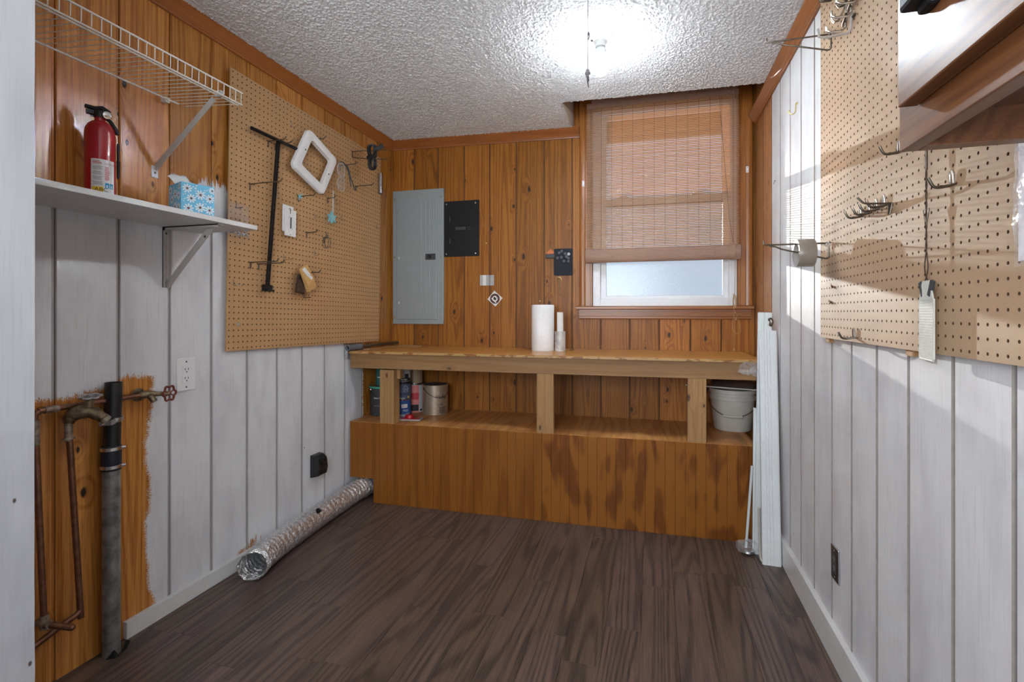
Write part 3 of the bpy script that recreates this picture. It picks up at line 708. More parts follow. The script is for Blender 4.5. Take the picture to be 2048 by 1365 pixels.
# white board shelf on the left wall with its folding brackets
sh = thing('wall_shelf', 'white painted board shelf on a steel bracket, holding the red extinguisher', 'shelf', (-0.9, -4.6, 57.15))
MB().box(0, 11.25, -46, 0, 0, 0.68).obj('board', white_paint, sh, bevel=0.04)
def bracket(y):
    m = MB().box(0, 0.14, y-0.5, y+0.5, -8.9, 0).box(0, 0.5, y-0.5, y-0.42, -8.9, 0).box(0, 0.5, y+0.42, y+0.5, -8.9, 0)
    m.box(0, 10.2, y-0.5, y+0.5, -0.14, 0).box(0, 10.2, y-0.5, y-0.42, -0.5, 0)
    b = m.obj('bracket', bracket_grey, sh)
    MB().box(-0.09, 0.09, -0.45, 0.45, 0, 12.1, align((0.3, y, -8.7), (8.7, y, -0.2))).obj('brace', bracket_grey, b)
    for z in (-0.9, -8.2): MB().lathe([(0.16, 0), (0.12, 0.08), (0, 0.1)], 10, Tm((0.14, y, z), ry=pi/2)).obj('screw', dark_steel, b)
    MB().lathe([(0.26, 0), (0.26, 0.3), (0.2, 0.34)], 12, Tm((7.35, y+0.1, -1.75), ry=pi*0.28, rz=0)).obj('knob', dark_steel, b)
bracket(-5.7); bracket(-37.5)

# white wire shelf above it
ws = thing('wire_shelf', 'white coated wire shelf with a front lip high on the left wall', 'shelf', (-0.9, -7.75, 75.0))
for i in range(34):
    y = -0.25 - i*1.0
    MB().tube([(0.95, y, 0.93), (11.3, y, 0.10), (11.52, y, 0.22), (11.55, y, 1.72)], 0.052, 6).obj('cross_wire', wire_white, ws)
MB().tube([(1.0, -1.3, 0.85), (1.0, -46, 0.85)], 0.13, 8).obj('back_rod', wire_white, ws)
for x, z, r in ((11.45, 0.02, 0.115), (10.75, 0.06, 0.10), (11.55, 1.70, 0.115)):
    MB().tube([(x, 0, z), (x, -46, z)], r, 8).obj('front_rod', wire_white, ws)
MB().box(-0.10, 0.10, -0.38, 0.38, 0, 13.6, align((0.12, -4.25, -9.6), (10.6, -3.55, 0.1))).obj('brace', bracket_grey, ws)
ft = MB().box(0, 0.12, -4.75, -3.75, -10.9, -9.2).obj('brace_foot', white_paint, ws, bevel=0.05)
MB().lathe([(0.17, 0), (0.1, 0.09)], 10, Tm((0.12, -4.25, -10.2), ry=pi/2)).obj('screw', dark_steel, ft)
MB().box(0, 0.9, -3.3, -2.6, 0.45, 1.2).sphere((0.9, -2.95, 0.85), 0.3, 8).obj('wall_clip', wire_white, ws, smooth=True)
MB().box(10.4, 11.5, -3.75, -3.35, -0.15, 0.6).obj('brace_hook', bracket_grey, ws)

hole_shade = plain('shaded_hole_wall', (0.085,0.045,0.022), 0.9)  # dark colour on the hole walls deepens the shade inside the holes
# pegboards with real holes
def pegboard(name, label, mat, nx, nz, loc, rot, flip):
    """local: x = thickness (front face towards +x, or -x when flip), y along, z up; holes every inch"""
    n = 8; r = 0.128; v = []; f = []; walls = []; idx = {}
    sgn = -1 if flip else 1; t = 0.20
    for face in (0, 1):
        X = -sgn*t*face
        for i in range(nx+1):
            for j in range(nz+1): idx[(face, 'c', i, j)] = len(v); v.append((X, i, j))
        for i in range(nx):
            for j in range(nz):
                b = len(v); idx[(face, 'h', i, j)] = b
                for q in range(n): a = 2*pi*(q+0.5)/n; v.append((X, i+0.5+r*cos(a), j+0.5+r*sin(a)))
    for i in range(nx):
        for j in range(nz):
            for face in (0, 1):
                c = [idx[(face, 'c', i+1, j+1)], idx[(face, 'c', i, j+1)], idx[(face, 'c', i, j)], idx[(face, 'c', i+1, j)]]
                h = idx[(face, 'h', i, j)]
                for s in range(4):
                    q0, q1, q2 = h+(2*s)%n, h+(2*s+1)%n, h+(2*s+2)%n
                    c0, c1 = c[s], c[(s+1) % 4]
                    fs = [(c0, q1, q0), (c0, c1, q1), (c1, q2, q1)]
                    # outer corners: s=0 is upper right
                    if (face == 1) ^ flip: fs = [tuple(reversed(w)) for w in fs]
                    f += fs
            h0, h1 = idx[(0, 'h', i, j)], idx[(1, 'h', i, j)]
            for q in range(n):
                w = (h0+q, h0+(q+1) % n, h1+(q+1) % n, h1+q)
                walls.append(tuple(reversed(w)) if flip else w)
    for i in range(nx):
        for j in (0, nz): f.append((idx[(0,'c',i,j)], idx[(0,'c',i+1,j)], idx[(1,'c',i+1,j)], idx[(1,'c',i,j)]))
    for j in range(nz):
        for i in (0, nx): f.append((idx[(0,'c',i,j)], idx[(0,'c',i,j+1)], idx[(1,'c',i,j+1)], idx[(1,'c',i,j)]))
    root = thing(name, label, 'pegboard', loc, rot)
    m = MB(); m.v = v; m.f = f + walls; m.mi = [0]*len(f) + [1]*len(walls)
    m.obj('perforated_panel', [mat, hole_shade], root)
    return root
pbl = pegboard('pegboard', 'brown perforated hardboard panel on the left wall behind the hung odds and ends', peg_left_mat, 48, 48, (0.0, -0.42, 38.05), (-0.0195, 0, 0), False)
for y in (2.0, 24.0, 46.0): MB().box(-0.88, -0.21, y-0.6, y+0.6, 1.0, 46.8).obj('furring_strip', lumber, pbl)
MB().lathe([(0.30, 0), (0.30, 0.05), (0.2, 0.1)], 14, Tm((0, 2.5, 4.5), ry=pi/2)).obj('screw', zinc, pbl)
pbr = pegboard('pegboard', 'tan perforated hardboard panel on the right wall, striped by sunlight', peg_right_mat, 48, 46, (90.4, -38.9, 41.2), (0, 0, 0), True)
for y in (-1.0, 24.0, 45.4): MB().box(0.21, 0.79, y-0.6+0.6, y+1.2, -0.55, 45.8).obj('furring_strip', lumber, pbr)
for y, z in ((43.4, 6.6), (43.9, 4.65)):
    rr = random.Random(int(z*10)); m = MB()
    for i in range(7):
        a = rr.uniform(0, 2*pi); l = rr.uniform(0.25, 0.75); w = 0.14
        m.add([(-0.005, y-w*sin(a), z+w*cos(a)), (-0.005, y+w*sin(a), z-w*cos(a)), (-rr.uniform(.1, .35), y+l*cos(a)*0.8, z+l*sin(a))], [(0, 1, 2), (2, 1, 0)])
    m.obj('torn_flake', torn_board, pbr)
# ================================================================== THINGS ON THE LEFT
# fire extinguisher on the shelf
fx = thing('fire_extinguisher', 'red fire extinguisher with a white label standing on the white shelf', 'fire extinguisher', (1.95, -21.25, 57.83))
MB().lathe([(1.30, 0), (1.52, 0.12), (1.54, 0.3), (1.54, 9.0), (1.46, 9.6), (1.22, 10.15), (0.85, 10.5), (0.55, 10.62), (0.52, 11.3)], 40).obj('cylinder', red_paint, fx, smooth=True)
FA = math.atan2(-66.47+21.25, 68.44-1.95)          # the label looks out into the room
m = MB(); R = 1.548
round_patch(m, R, (FA-0.3)-0.28, (FA-0.3)+1.35, 1.55, 5.6, 16, 0)
round_patch(m, R+.004, (FA-0.3)-0.22, (FA-0.3)+0.52, 1.60, 2.2, 8, 1)
round_text(m, 'ABC', R+.008, (FA-0.3)-0.06, 1.68, 0.42, 1.15, 2)
round_text(m, 'INSTRUCTIONS', R+.006, (FA-0.3)+0.62, 5.0, 0.22, 0.8, 4)
rr = random.Random(5)
for i in range(20):
    zz = 2.42 + i*0.125
    if i % 5 != 4: round_patch(m, R+.004, (FA-0.3)-0.19+rr.uniform(0, .05), (FA-0.3)+0.45+rr.uniform(-.08, .04), zz, zz+0.05, 6, 3)
for i in range(3): round_patch(m, R+.004, (FA-0.3)-0.19, (FA-0.3)+0.40-.1*(i==2), 5.0+i*0.14, 5.07+i*0.14, 6, 4)
for i in range(13):
    zz = 3.1+i*0.13; round_patch(m, R+.004, (FA-0.3)+0.60, (FA-0.3)+0.85+rr.uniform(0, .1), zz, zz+0.07, 4, 4)
for k in (0, 1): round_patch(m, R+.004, (FA-0.3)+0.62+0.33*k, (FA-0.3)+0.90+0.33*k, 2.1, 2.75, 4, 5)
for k in (0, 1): round_patch(m, R+.008, (FA-0.3)+0.70+0.33*k, (FA-0.3)+0.80+0.33*k, 2.15, 2.5, 3, 0)
m.obj('label', [paper_white, yellow, ink, ink_grey, ink_red, ink_blue], fx)
d = Vector((cos(FA-1.75), sin(FA-1.75), 0))                 # lever side, to the left in view
m = MB().lathe([(0.62, 11.05), (0.66, 11.2), (0.66, 11.75), (0.5, 12.0), (0.3, 12.1)], 18)
m.box(-0.28, 1.35, -0.3, 0.3, 11.4, 11.85, Tm(rz=FA-1.6))
vb = m.obj('valve', black_plastic, fx, smooth=True)
m = MB(); T = Tm((0, 0, 0), rz=FA-1.75)
m.tube([tuple(T @ Vector(p)) for p in ((-0.9, 0, 11.85), (-0.2, 0, 12.3), (0.5, 0, 12.15), (1.45, 0, 12.35))], [0.30, 0.34, 0.30, 0.26], 10)
m.obj('lever', black_plastic, fx, smooth=True)
m = MB().tube([tuple(T @ Vector(p)) for p in ((-1.0, 0, 11.7), (-0.5, 0, 11.8), (0.1, 0, 12.05))], [0.2, 0.24, 0.2], 8); m.obj('pin_block', red_paint, fx, smooth=True)
gd = Vector((cos(FA+0.75), sin(FA+0.75), 0)); gp = Vector((0, 0, 11.35)) + gd*0.95
MB().lathe([(0.42, -0.3), (0.46, 0.0), (0.46, 0.16), (0.38, 0.2), (0, 0.2)], 20, align(gp, gp+Vector((cos(FA+.25), sin(FA+.25), 0)))).obj('gauge', bright_steel, fx, smooth=True)
nz = [Vector((0, 0, 11.3)) + gd*0.3, Vector((0, 0, 10.9)) + gd*1.1, Vector((0, 0, 9.9)) + gd*1.72]
hd = Vector((cos(FA+1.5), sin(FA+1.5), 0))
MB().tube([(hd*0.3+Vector((0, 0, 11.3))), (hd*1.0+Vector((0, 0, 10.9))), (hd*1.55+Vector((0, 0, 9.9))), (hd*1.72+Vector((0, 0, 9.3)))], [0.2, 0.22, 0.26, 0.22], 8).obj('nozzle_neck', black_plastic, fx, smooth=True)
MB().tube([hd*1.78+Vector((0, 0, z)) for z in (8.2, 7.9, 6.0, 5.9, 5.6, 4.0, 3.7)], [0.12, 0.17, 0.14, 0.22, 0.2, 0.16, 0.1], 8).obj('holder_strap', black_plastic, fx, smooth=True)
for z in (11.25, 11.65): MB().tube([d*0.5+Vector((0, 0, z)), d*0.95+Vector((0, 0, z))], 0.13, 8).obj('pin_end', bright_steel, vb)

# tissue box
tb = thing('tissue_box', 'pale blue daisy-patterned tissue box with a white tissue sticking out', 'tissue box', (7.0, -14.5, 57.83), (0, 0, radians(-20.9)))
W_, D_, H_ = 4.2, 4.4, 4.55
tissue_blue = plain('pale_blue_card', (0.16,0.50,0.72), 0.55, var=0.02)
MB().box(-D_, 0, 0, W_, 0, H_).obj('box', tissue_blue, tb, bevel=0.05)
def daisies(m, T, w, h, seed):
    r = random.Random(seed); pts = [(0.75, 3.75, .62), (2.4, 3.1, .66), (1.25, 2.45, .62), (3.6, 2.75, .62), (0.9, 1.05, .66), (2.35, 1.35, .68), (3.55, 1.15, .62), (2.0, 0.2, .5), (3.9, 3.95, .5), (1.7, 4.2, .4), (0.25, 2.2, .35), (3.1, 3.7, .34), (1.9, 3.75, .34), (2.9, 2.1, .34), (0.35, 3.0, .3), (3.9, 0.3, .4), (0.5, 0.2, .4)]
    for i, (px, pz, R) in enumerate(pts):
        n = 9 if R > .45 else 4; a0 = r.uniform(0, 6)
        for k in range(n):
            if R <= .45 and k == 3: continue
            a = a0+2*pi*k/n; q = []
            for t, ww in ((.28, .05), (.55, .13), (.8, .16), (1, .06)):
                q.append((t, ww))
            pl = [(px+R*(t*cos(a)-s*sin(a)*w_), pz+R*(t*sin(a)+s*cos(a)*w_)) for s, seq in ((1, q), (-1, q[::-1])) for t, w_ in seq]
            pl = [(min(max(u, 0.04), w-.04), min(max(v_, 0.04), h-.04)) for u, v_ in pl]
            m.add([tuple(T @ Vector((0.004, u, v_))) for u, v_ in pl], [tuple(range(len(pl)))], None, 0)
        if n == 9:
            m.add([tuple(T @ Vector((0.008, px+R*.25*cos(b), pz+R*.25*sin(b)))) for b in [2*pi*j/10 for j in range(10)]], [tuple(range(10))], None, 1)
m = MB(); daisies(m, Matrix.Identity(4), W_, H_, 2); daisies(m, Tm((-D_, 0, 0), rz=-pi/2), D_, H_, 6)
m.obj('daisy_print', [paper_white, plain('brown_ink', (0.22,0.07,0.04), 0.7)], tb)
v = []; f = []; nn = 13
for i in range(nn):
    for j in range(7):
        u = i/(nn-1); w = j/6
        z = H_-0.1 + (1.5*sin(pi*min(1, w*0.62)))*(0.6+0.5*sin(u*3.3+.4)) + 0.12*sin(u*17+w*5)
        v.append((-2.3 - 0.8*sin(w*2.6)*(1+.25*sin(u*9)) + 0.15*sin(u*13), 0.1 + u*3.0 - 0.9*w*(1-u), z))
for i in range(nn-1):
    for j in range(6): f.append((i*7+j, (i+1)*7+j, (i+1)*7+j+1, i*7+j+1))
MB().add(v, f).obj('tissue', paper_white, tb, smooth=True, ang=80)

# white duplex outlet on the left wall
def face_T(loc): return Matrix.Translation(Vector(loc))
def outlet_plate(name, label, cat, loc, rot, plate, face, slot):
    t = thing(name, label, cat, loc, rot)       # local: plate in the yz plane, facing +x
    MB().box(0, 0.22, -1.55, 1.55, -2.5, 2.5).obj('cover_plate', plate, t, bevel=0.08)
    o = MB().box(0.2, 0.30, -0.68, 0.68, -1.38, 1.38).obj('receptacle', face, t, bevel=0.05)
    m = MB()
    for z in (0.68, -0.68):
        m.box(0.28, 0.312, -0.30, -0.20, z-.02, z+.30).box(0.28, 0.312, 0.20, 0.30, z-.02, z+.30)
        m.lathe([(0.11, 0.28), (0.11, 0.312)], 8, Tm((0, 0, z-.28), ry=pi/2))
    m.obj('slots', slot, o)
    for z in (1.95, -1.95): MB().lathe([(0.13, 0.2), (0.13, 0.26)], 8, Tm((0, 0, z), ry=pi/2)).obj('screw', slot, t)
    return t
outlet_plate('wall_outlet', 'white duplex outlet with white cover plate on the left wall', 'outlet', (-0.9, -7.1, 35.0), (0, 0, 0), white_plastic, white_plastic, dark_grey)

# dark dryer outlet
t = thing('dryer_outlet', 'black surface-mounted dryer outlet low on the left wall', 'outlet', (-0.9, 23.2, 12.0))
MB().prism([(0, -2.4), (2.0, -1.9), (2.3, -0.5), (2.0, 1.6), (1.1, 2.25), (0, 2.4)], -1.5, 1.5, 'y').obj('housing', black_plastic, t, bevel=0.15)
MB().lathe([(0.85, 0), (0.85, 0.35), (0.6, 0.4), (0.55, 0.25), (0, 0.22)], 20, Tm((2.0, 0, 0.9), ry=pi/2)).obj('receptacle', black_metal, t, smooth=True)
m = MB()
for a in (0.4, 1.6, 2.8): m.box(-0.05, 0.05, -0.16, 0.16, 0.22, 0.27, Tm((2.0, 0, 0.9), ry=pi/2) @ Tm((0.3*cos(a*2.1), 0.3*sin(a*2.1), 0), rz=a*2.1))
m.obj('slots', copper, t)
MB().box(2.0, 2.25, -0.8, 0.8, -1.6, -0.4).obj('lower_cover', black_metal, t, bevel=0.08)

# plumbing: drain standpipe
sp = thing('drain_standpipe', 'tall drain standpipe, galvanised below and black plastic above, by the pipes', 'pipe', (0.55, -18.95, 0))
MB().lathe([(0.98, 0), (0.98, 24.4)], 28).obj('galvanised_pipe', galv, sp, smooth=True)
u = Vector((0.0, 0.45, 0)); T = align((0, 0, 24.0), (0.0, 0.3, 35.4)); L_ = (Vector((0, .3, 35.4))-Vector((0, 0, 24))).length
MB().lathe([(0.82, 0), (0.95, 0.1), (0.95, L_), (0.82, L_), (0.82, L_-4), (0, L_-4)], 28, T).obj('plastic_pipe', abs_black, sp, smooth=True)
MB().lathe([(1.08, 0), (1.12, 0.2), (1.12, 3.0), (1.06, 3.2)], 28, Tm((0, 0, 24.0))).obj('rubber_coupling', rubber, sp, smooth=True)
for z in (24.25, 26.6):
    o = MB().lathe([(1.13, 0), (1.17, 0.03), (1.17, 0.42), (1.13, 0.45)], 28, Tm((0, 0, z))).obj('hose_clamp', bright_steel, sp, smooth=True)
    MB().lathe([(0.2, -.3), (0.2, 0.35)], 8, Tm((0.75, 0.95, z+.2), rx=pi/2, rz=-.6)).obj('clamp_screw', zinc, o)
o = MB().lathe([(0.98, 0), (1.06, 0.03), (1.10, 0.22), (1.06, 0.62), (0.98, 0.65)], 28, Tm((0, 0.17, 30.2))).box(-0.4, 0.9, -2.1, -0.95, 30.2, 30.85, Tm(rz=.55)).box(-0.3, 0.1, 0.9, 1.5, 30.2, 30.85).obj('pipe_strap', zinc, sp, smooth=True)
MB().lathe([(0.24, 0), (0.2, 0.12), (0, 0.16)], 10, Tm((1.35, -1.9, 30.5), ry=pi/2, rz=-.2)).obj('strap_screw', bright_steel, o)
MB().add([tuple(T @ Vector((0.955*cos(a), 0.955*sin(a), z))) for a in (-0.9, -0.6, -0.25) for z in (L_-.75, L_-.05)], [(0, 2, 3, 1), (2, 4, 5, 3)]).obj('tape_label', can_tan, sp)
MB().add([(0.6, -1.1, 0.02), (1.4, -0.6, 0.02), (1.25, -0.5, 1.05), (1.5, 0.0, .03), (0.9, 1.4, .04), (0.3, 2.3, .3), (0.85, 1.3, 1.1)], [(0, 1, 2), (1, 3, 2), (3, 4, 6), (4, 5, 6), (2, 1, 0), (6, 5, 4)]).obj('torn_tape', abs_black, sp)
# copper supply pipes and boiler valves
cpp = thing('copper_supply_pipe', 'copper pipe running along the wall to the valve with a red handwheel', 'pipe', (0.35, -27.2, 8.3))
MB().tube(smooth_path([(0, 1.0, 0), (0, 0.15, 22.2), (0, 0.05, 24.2), (0, 0.5, 24.75), (0, 1.6, 24.85), (0, 12.2, 24.75)], 5), 0.33, 12).obj('pipe', copper, cpp, smooth=True)
MB().tube([(0, 0.16, 21.0), (0, 0.08, 23.9)], 0.41, 12).tube([(0, 1.0, 24.83), (0, 2.4, 24.84)], 0.41, 12).obj('elbow_sleeve', solder, cpp, smooth=True)
MB().tube([(0, 1.02, -0.6), (0, 0.98, 1.0)], 0.45, 12).tube([(-0.9, 1.0, 0), (0.8, 1.1, -.1)], 0.45, 12).obj('tee', solder, cpp, smooth=True)
MB().tube([(0.2, 1.0, -0.05), (2.6, 2.2, -0.75)], 0.36, 12).sphere((2.6, 2.2, -0.75), 0.36, 12).obj('capped_stub', copper, cpp, smooth=True)
vv = MB().tube([(0, 12.0, 24.75), (0, 12.3, 24.75), (0.1, 13.0, 24.75), (0.5, 13.9, 24.7)], [0.36, 0.52, 0.55, 0.42], 12).tube([(0.2, 13.2, 24.7), (0.6, 13.4, 24.2), (0.9, 13.5, 23.75)], [0.42, 0.4, 0.42], 12).tube([(0.5, 13.9, 24.7), (1.2, 15.5, 24.6)], [0.34, 0.3], 10).lathe([(0.9, 0), (0.95, 0.12), (0.4, 0.2)], 16, Tm((-0.9, 12.5, 24.75), ry=pi/2)).obj('valve', brass, cpp, smooth=True)
def handwheel(m, T, R=0.85):
    n = 6; pts = []
    for i in range(48):
        a = 2*pi*i/48; r = R*(1+0.13*cos(n*a)); pts.append(tuple(T @ Vector((r*cos(a), r*sin(a), 0))))
    m.tube(pts, 0.15, 8, closed=True)
    for k in range(n):
        a = 2*pi*(k+.5)/n; m.tube([tuple(T @ Vector((0, 0, .0))), tuple(T @ Vector((R*.9*cos(a), R*.9*sin(a), 0)))], 0.09, 6)
    m.lathe([(0.22, -0.15), (0.22, 0.16), (0.1, 0.22)], 10, T); return m
handwheel(MB(), align((1.2, 15.5, 24.6), (2.2, 15.6, 24.6)), 1.0).obj('handwheel', dull_red, cpp, smooth=True)
cp2 = thing('copper_riser_pipe', 'copper riser with a bent foot under the brass tap with a silver handwheel', 'pipe', (0.5, -23.9, 7.0))
MB().tube(smooth_path([(-0.1, -4.0, -0.9), (-0.05, -0.6, 0.05), (0, 0.75, 0.35), (0.05, 1.25, 0.8), (0.05, 1.3, 1.7), (0, 0.1, 24.2)], 6), 0.34, 12).obj('pipe', copper, cp2, smooth=True)
MB().tube([(0, 0.12, 22.0), (0, 0.1, 24.4)], 0.43, 12).lathe([(0.62, 0), (0.62, 0.12)], 14, Tm((0, .1, 22.2))).obj('pipe_sleeve', solder, cp2, smooth=True)
o = MB().tube(smooth_path([(0, 0.1, 24.1), (0.1, 0.3, 24.9), (0.6, 0.9, 25.35), (1.4, 1.8, 25.2), (2.0, 2.5, 24.5), (2.25, 2.8, 24.1)], 4), [0.55]*2+[.7]*3+[.84]*6+[.74]*4+[.62]*3+[.52]*3, 12).tube([(1.1, 1.5, 25.6), (1.2, 1.7, 26.9)], [0.55, 0.34], 12).obj('tap_body', brass, cp2, smooth=True)
MB().lathe([(0.52, 0), (0.6, 0.1), (0.6, 0.55), (0.4, 0.6)], 16, align((2.1, 2.6, 24.4), (2.5, 3.05, 23.7))).obj('spout_thread', solder, o, smooth=True)
handwheel(MB(), Tm((1.22, 1.75, 27.15), rx=0.12, ry=0.12), 0.95).obj('handwheel', zinc, cp2, smooth=True)
# small wire tie between riser and wall
MB().tube([(0.3, -22.8, 21.1), (0.1, -21.2, 22.6), (-0.3, -20.4, 23.2)], 0.12, 6).tube([(0.4, -22.7, 20.8), (0.2, -21.2, 22.2), (-0.3, -20.4, 23.0)], 0.09, 6).obj('pipe_tie', bracket_grey, cp2)

# silver flexible duct
dd = thing('dryer_duct', 'crinkled silver foil dryer duct lying along the left wall into the bench', 'duct', (4.5, 0.8, 2.42))
path = smooth_path([(0.25, -0.55, 0.0), (-0.35, 1.4, 0.02), (-1.35, 6.0, 0.0), (-2.0, 13.0, 0.0), (-2.5, 20.0, 0.0), (-2.75, 27.0, 0.1), (-2.3, 32.5, 0.6), (-1.5, 37.0, 0.95), (-1.3, 42.5, 1.1)], 26)
rng = random.Random(9); n = 40; v = []; f = []
P_ = [Vector(p) for p in path]; up = Vector((0, 0, 1))
for i, p in enumerate(P_):
    tt = (P_[min(i+1, len(P_)-1)]-P_[max(i-1, 0)]).normalized()
    if i < 26: tt = tt.lerp(Vector((0.45, -0.80, 0.12)).normalized()*-1, max(0, 1-i/16)).normalized()
    sd = tt.cross(up).normalized(); u2 = sd.cross(tt)
    for j in range(n):
        a = 2*pi*j/n; r = 2.0 + 0.07*sin(i*1.15+a) + 0.25 + rng.uniform(-0.12, 0.12)
        v.append(tuple(p + sd*cos(a)*r + u2*sin(a)*r))
k = len(P_)
for i in range(k-1):
    for j in range(n):
        if 92 < i < 99 and j in (5, 6, 7) and (i-92) > (j-5): continue         # a torn slit on top
        f.append((i*n+j, i*n+(j+1) % n, (i+1)*n+(j+1) % n, (i+1)*n+j))
MB().add(v, f).obj('foil_hose', foil, dd, smooth=True, ang=60)
MB().tube([v[j] for j in range(n)], 0.06, 6, closed=True).obj('end_wire', bright_steel, dd)

# --- things hung on the left pegboard: local +x is out of the board
def wire(m, pts, r=0.085, n=7): return m.tube(pts, r, n)
def straight_hook(label, y, z, length, double=False, small=False, mat=None, tip=0.5, x0=0.0, name='pegboard_hook', group=None, k=1):
    t = thing(name, label, 'hook', (x0, y, z), (0, 0, 0 if k == 1 else pi), group)
    m = MB(); mt = mat or dark_steel
    if small:      # L-shaped peg: pin up the face of the board, arm at the foot
        wire(m, [(-0.1, 0, 1.0), (0.12, 0, 0.98), (0.14, 0, 0.05), (0.2, 0, 0), (length, 0, 0.06)], 0.09)
        m.obj('wire', bright_steel if mat is None else mat, t, smooth=True)
        return t
    ys = (-0.5, 0.5) if double == 2 else (0,)
    for q in ys:
        wire(m, [(-0.1, q, 0), (length-0.55, q, 0.02), (length-0.35, q, 0.08), (length, q, 0.08+tip)], 0.10)
    m.obj('arm', mt, t, smooth=True)
    m = MB(); 
    wire(m, [(0.22, -0.45, 0.0), (0.12, 0, -0.02), (0.22, 0.45, 0.0)], 0.09); wire(m, [(0.14, 0, 0), (0.14, 0, -0.95), (0.06, 0, -1.1)], 0.10)
    m.obj('stem', mt, t, smooth=True); return t
SH = [('short L-shaped peg hook alone near the top of the left pegboard', 15.0, 81.07, 1.3), ('short L-shaped peg hook just right of the turquoise star', 29.2, 69.0, 1.3),
      ('short L-shaped peg hook just left of and below the turquoise star', 21.9, 64.5, 1.35), ('short L-shaped peg hook right of and below the turquoise star', 31.1, 65.65, 1.0),
      ('short L-shaped peg hook below the hanging key ring', 21.9, 56.6, 1.0), ('short L-shaped peg hook above the tan mailer, right of the black bar', 12.8, 54.7, 1.84),
      ('short L-shaped peg hook at the lower left of the left pegboard', 1.0, 49.1, 2.0), ('short L-shaped dark peg hook just below the tan paper mailer', 18.6, 47.6, 1.8),
      ('short L-shaped peg hook at the far right edge of the left pegboard', 46.1, 66.2, 0.7)]
for i, (lb, y, z, l) in enumerate(SH): straight_hook(lb, y, z, l, small=True, mat=dark_steel if i == 7 else None, group='short hooks on the left pegboard')
LH = [('long straight hook left of the black slotted bar, under the wire shelf', 4.6, 67.3, 7.0, brass), ('long hook on the left carrying the top black rail', 8.9, 76.3, 4.1, dark_steel),
      ('long hook on the right carrying the top black rail', 10.6, 76.27, 4.2, dark_steel), ('hook from which the white diamond frame hangs', 21.9, 81.0, 2.9, dark_steel),
      ('straight hook ending at the lower tip of the white diamond frame', 17.0, 67.9, 4.1, dark_steel), ('long straight hook holding the clear safety glasses', 30.7, 78.1, 4.5, dark_steel),
      ('straight hook with upturned tip under the black cord bundle', 37.0, 74.9, 4.9, dark_steel), ('straight hook from which the turquoise star hangs', 26.2, 69.6, 2.2, dark_steel),
      ('straight hook between the switch plate and the key ring', 19.4, 61.0, 2.8, dark_steel), ('hook from which the key ring hangs', 25.0, 60.75, 1.2, dark_steel),
      ('left one of the two long hooks crossing the black slotted bar', 4.7, 53.45, 6.1, dark_steel), ('right one of the two long hooks crossing the black slotted bar', 6.55, 53.36, 5.7, dark_steel),
      ('long hook through the tan paper mailer', 18.0, 52.6, 4.6, dark_steel)]
for lb, y, z, l, mt in LH: straight_hook(lb, y, z, l, mat=mt, tip=0.45, group='long hooks on the left pegboard')
t = thing('pegboard_hook', 'long double-armed hook holding the black cord bundle', 'hook', (0, 35.4, 82.75), group='long hooks on the left pegboard')
m = MB(); wire(m, [(-0.1, 0, 0), (0.2, 0, 0.02), (9.2, 0.3, -0.3)], 0.10); wire(m, [(0.14, 0, 0), (0.14, 0, -1.3), (0.3, 0, -1.5), (8.8, 0.2, -2.6), (9.3, 0.2, -2.35)], 0.10); m.obj('wire', dark_steel, t, smooth=True)
t = thing('pegboard_hook', 'thin bare wire peg at the top left corner of the left pegboard bag', 'hook', (0, 1.6, 62.4), group='short hooks on the left pegboard')
MB().tube([(-0.1, 0, 1.1), (0.1, 0, 1.05), (0.12, 0, 0.1), (0.25, 0, 0), (1.5, 0, 0.1)], 0.07, 7).obj('wire', dark_steel, t)

# black slotted bar with rail
t = thing('slotted_bar', 'black slotted bar tool hanging from its crossrail on the left pegboard', 'tool', (1.1, 10.3, 76.7))
m = MB().tube([(0, -6.4, 0.15), (0, 5.6, 0.1)], 0.32, 10)
m.obj('cross_rail', black_metal, t, smooth=True)
m = MB(); a = Vector((0, 0, -0.2)); b = Vector((0.0, -2.72, -27.6)); T = align(a, b); Lb = (b-a).length
m.box(-0.18, 0.18, -0.36, -0.12, 0, Lb, T).box(-0.18, 0.18, 0.12, 0.36, 0, Lb, T).box(-0.10, 0.02, -0.12, 0.12, 0, Lb, T)
k = int(Lb/0.5)
for i in range(k): m.box(-0.12, 0.16, -0.12, 0.12, i*0.5, i*0.5+0.27, T)
m.obj('slotted_shaft', black_metal, t)
m = MB().box(-0.35, 0.45, -0.9, 0.9, -0.7, 0.5).box(0.3, 1.0, -0.8, 0.8, -0.7, -0.35)
m.obj('foot_bracket', black_metal, t, (0, -2.8, -27.6), (-0.06, 0, 0), bevel=0.06)

# white rounded square frame hung as a diamond
t = thing('trim_frame', 'white rounded square plastic trim frame hung as a diamond on the pegboard', 'frame', (1.15, 20.25, 75.55), (radians(20), 0, 0))
def rrect(w, h, r, n=6):
    out = []
    for cx, cy, a0 in ((w-r, h-r, 0), (-w+r, h-r, pi/2), (-w+r, -h+r, pi), (w-r, -h+r, 1.5*pi)):
        out += [(cx+r*cos(a0+pi/2*i/n), cy+r*sin(a0+pi/2*i/n)) for i in range(n+1)]
    return out
out = rrect(5.4, 5.4, 1.25); n = len(out); q = cos(radians(28)); s_ = sin(radians(28))
inn = rrect(3.55, 3.55, 0.6)
prof = [(out, 0.0, 1.0), (out, 0.55, 1.0), (out, 0.85, 0.96), (out, 0.95, 0.90), (inn, 0.95, 1.04), (inn, 0.85, 1.0), (inn, 0.0, 1.0)]
v = []; f = []
for pl, x, k in prof: v += [(x, p[0]*k, p[1]*k) for p in pl]
for i in range(len(prof)):
    i2 = (i+1) % len(prof)
    for j in range(n): f.append((i*n+j, i*n+(j+1) % n, i2*n+(j+1) % n, i2*n+j))
SQ = 6.75
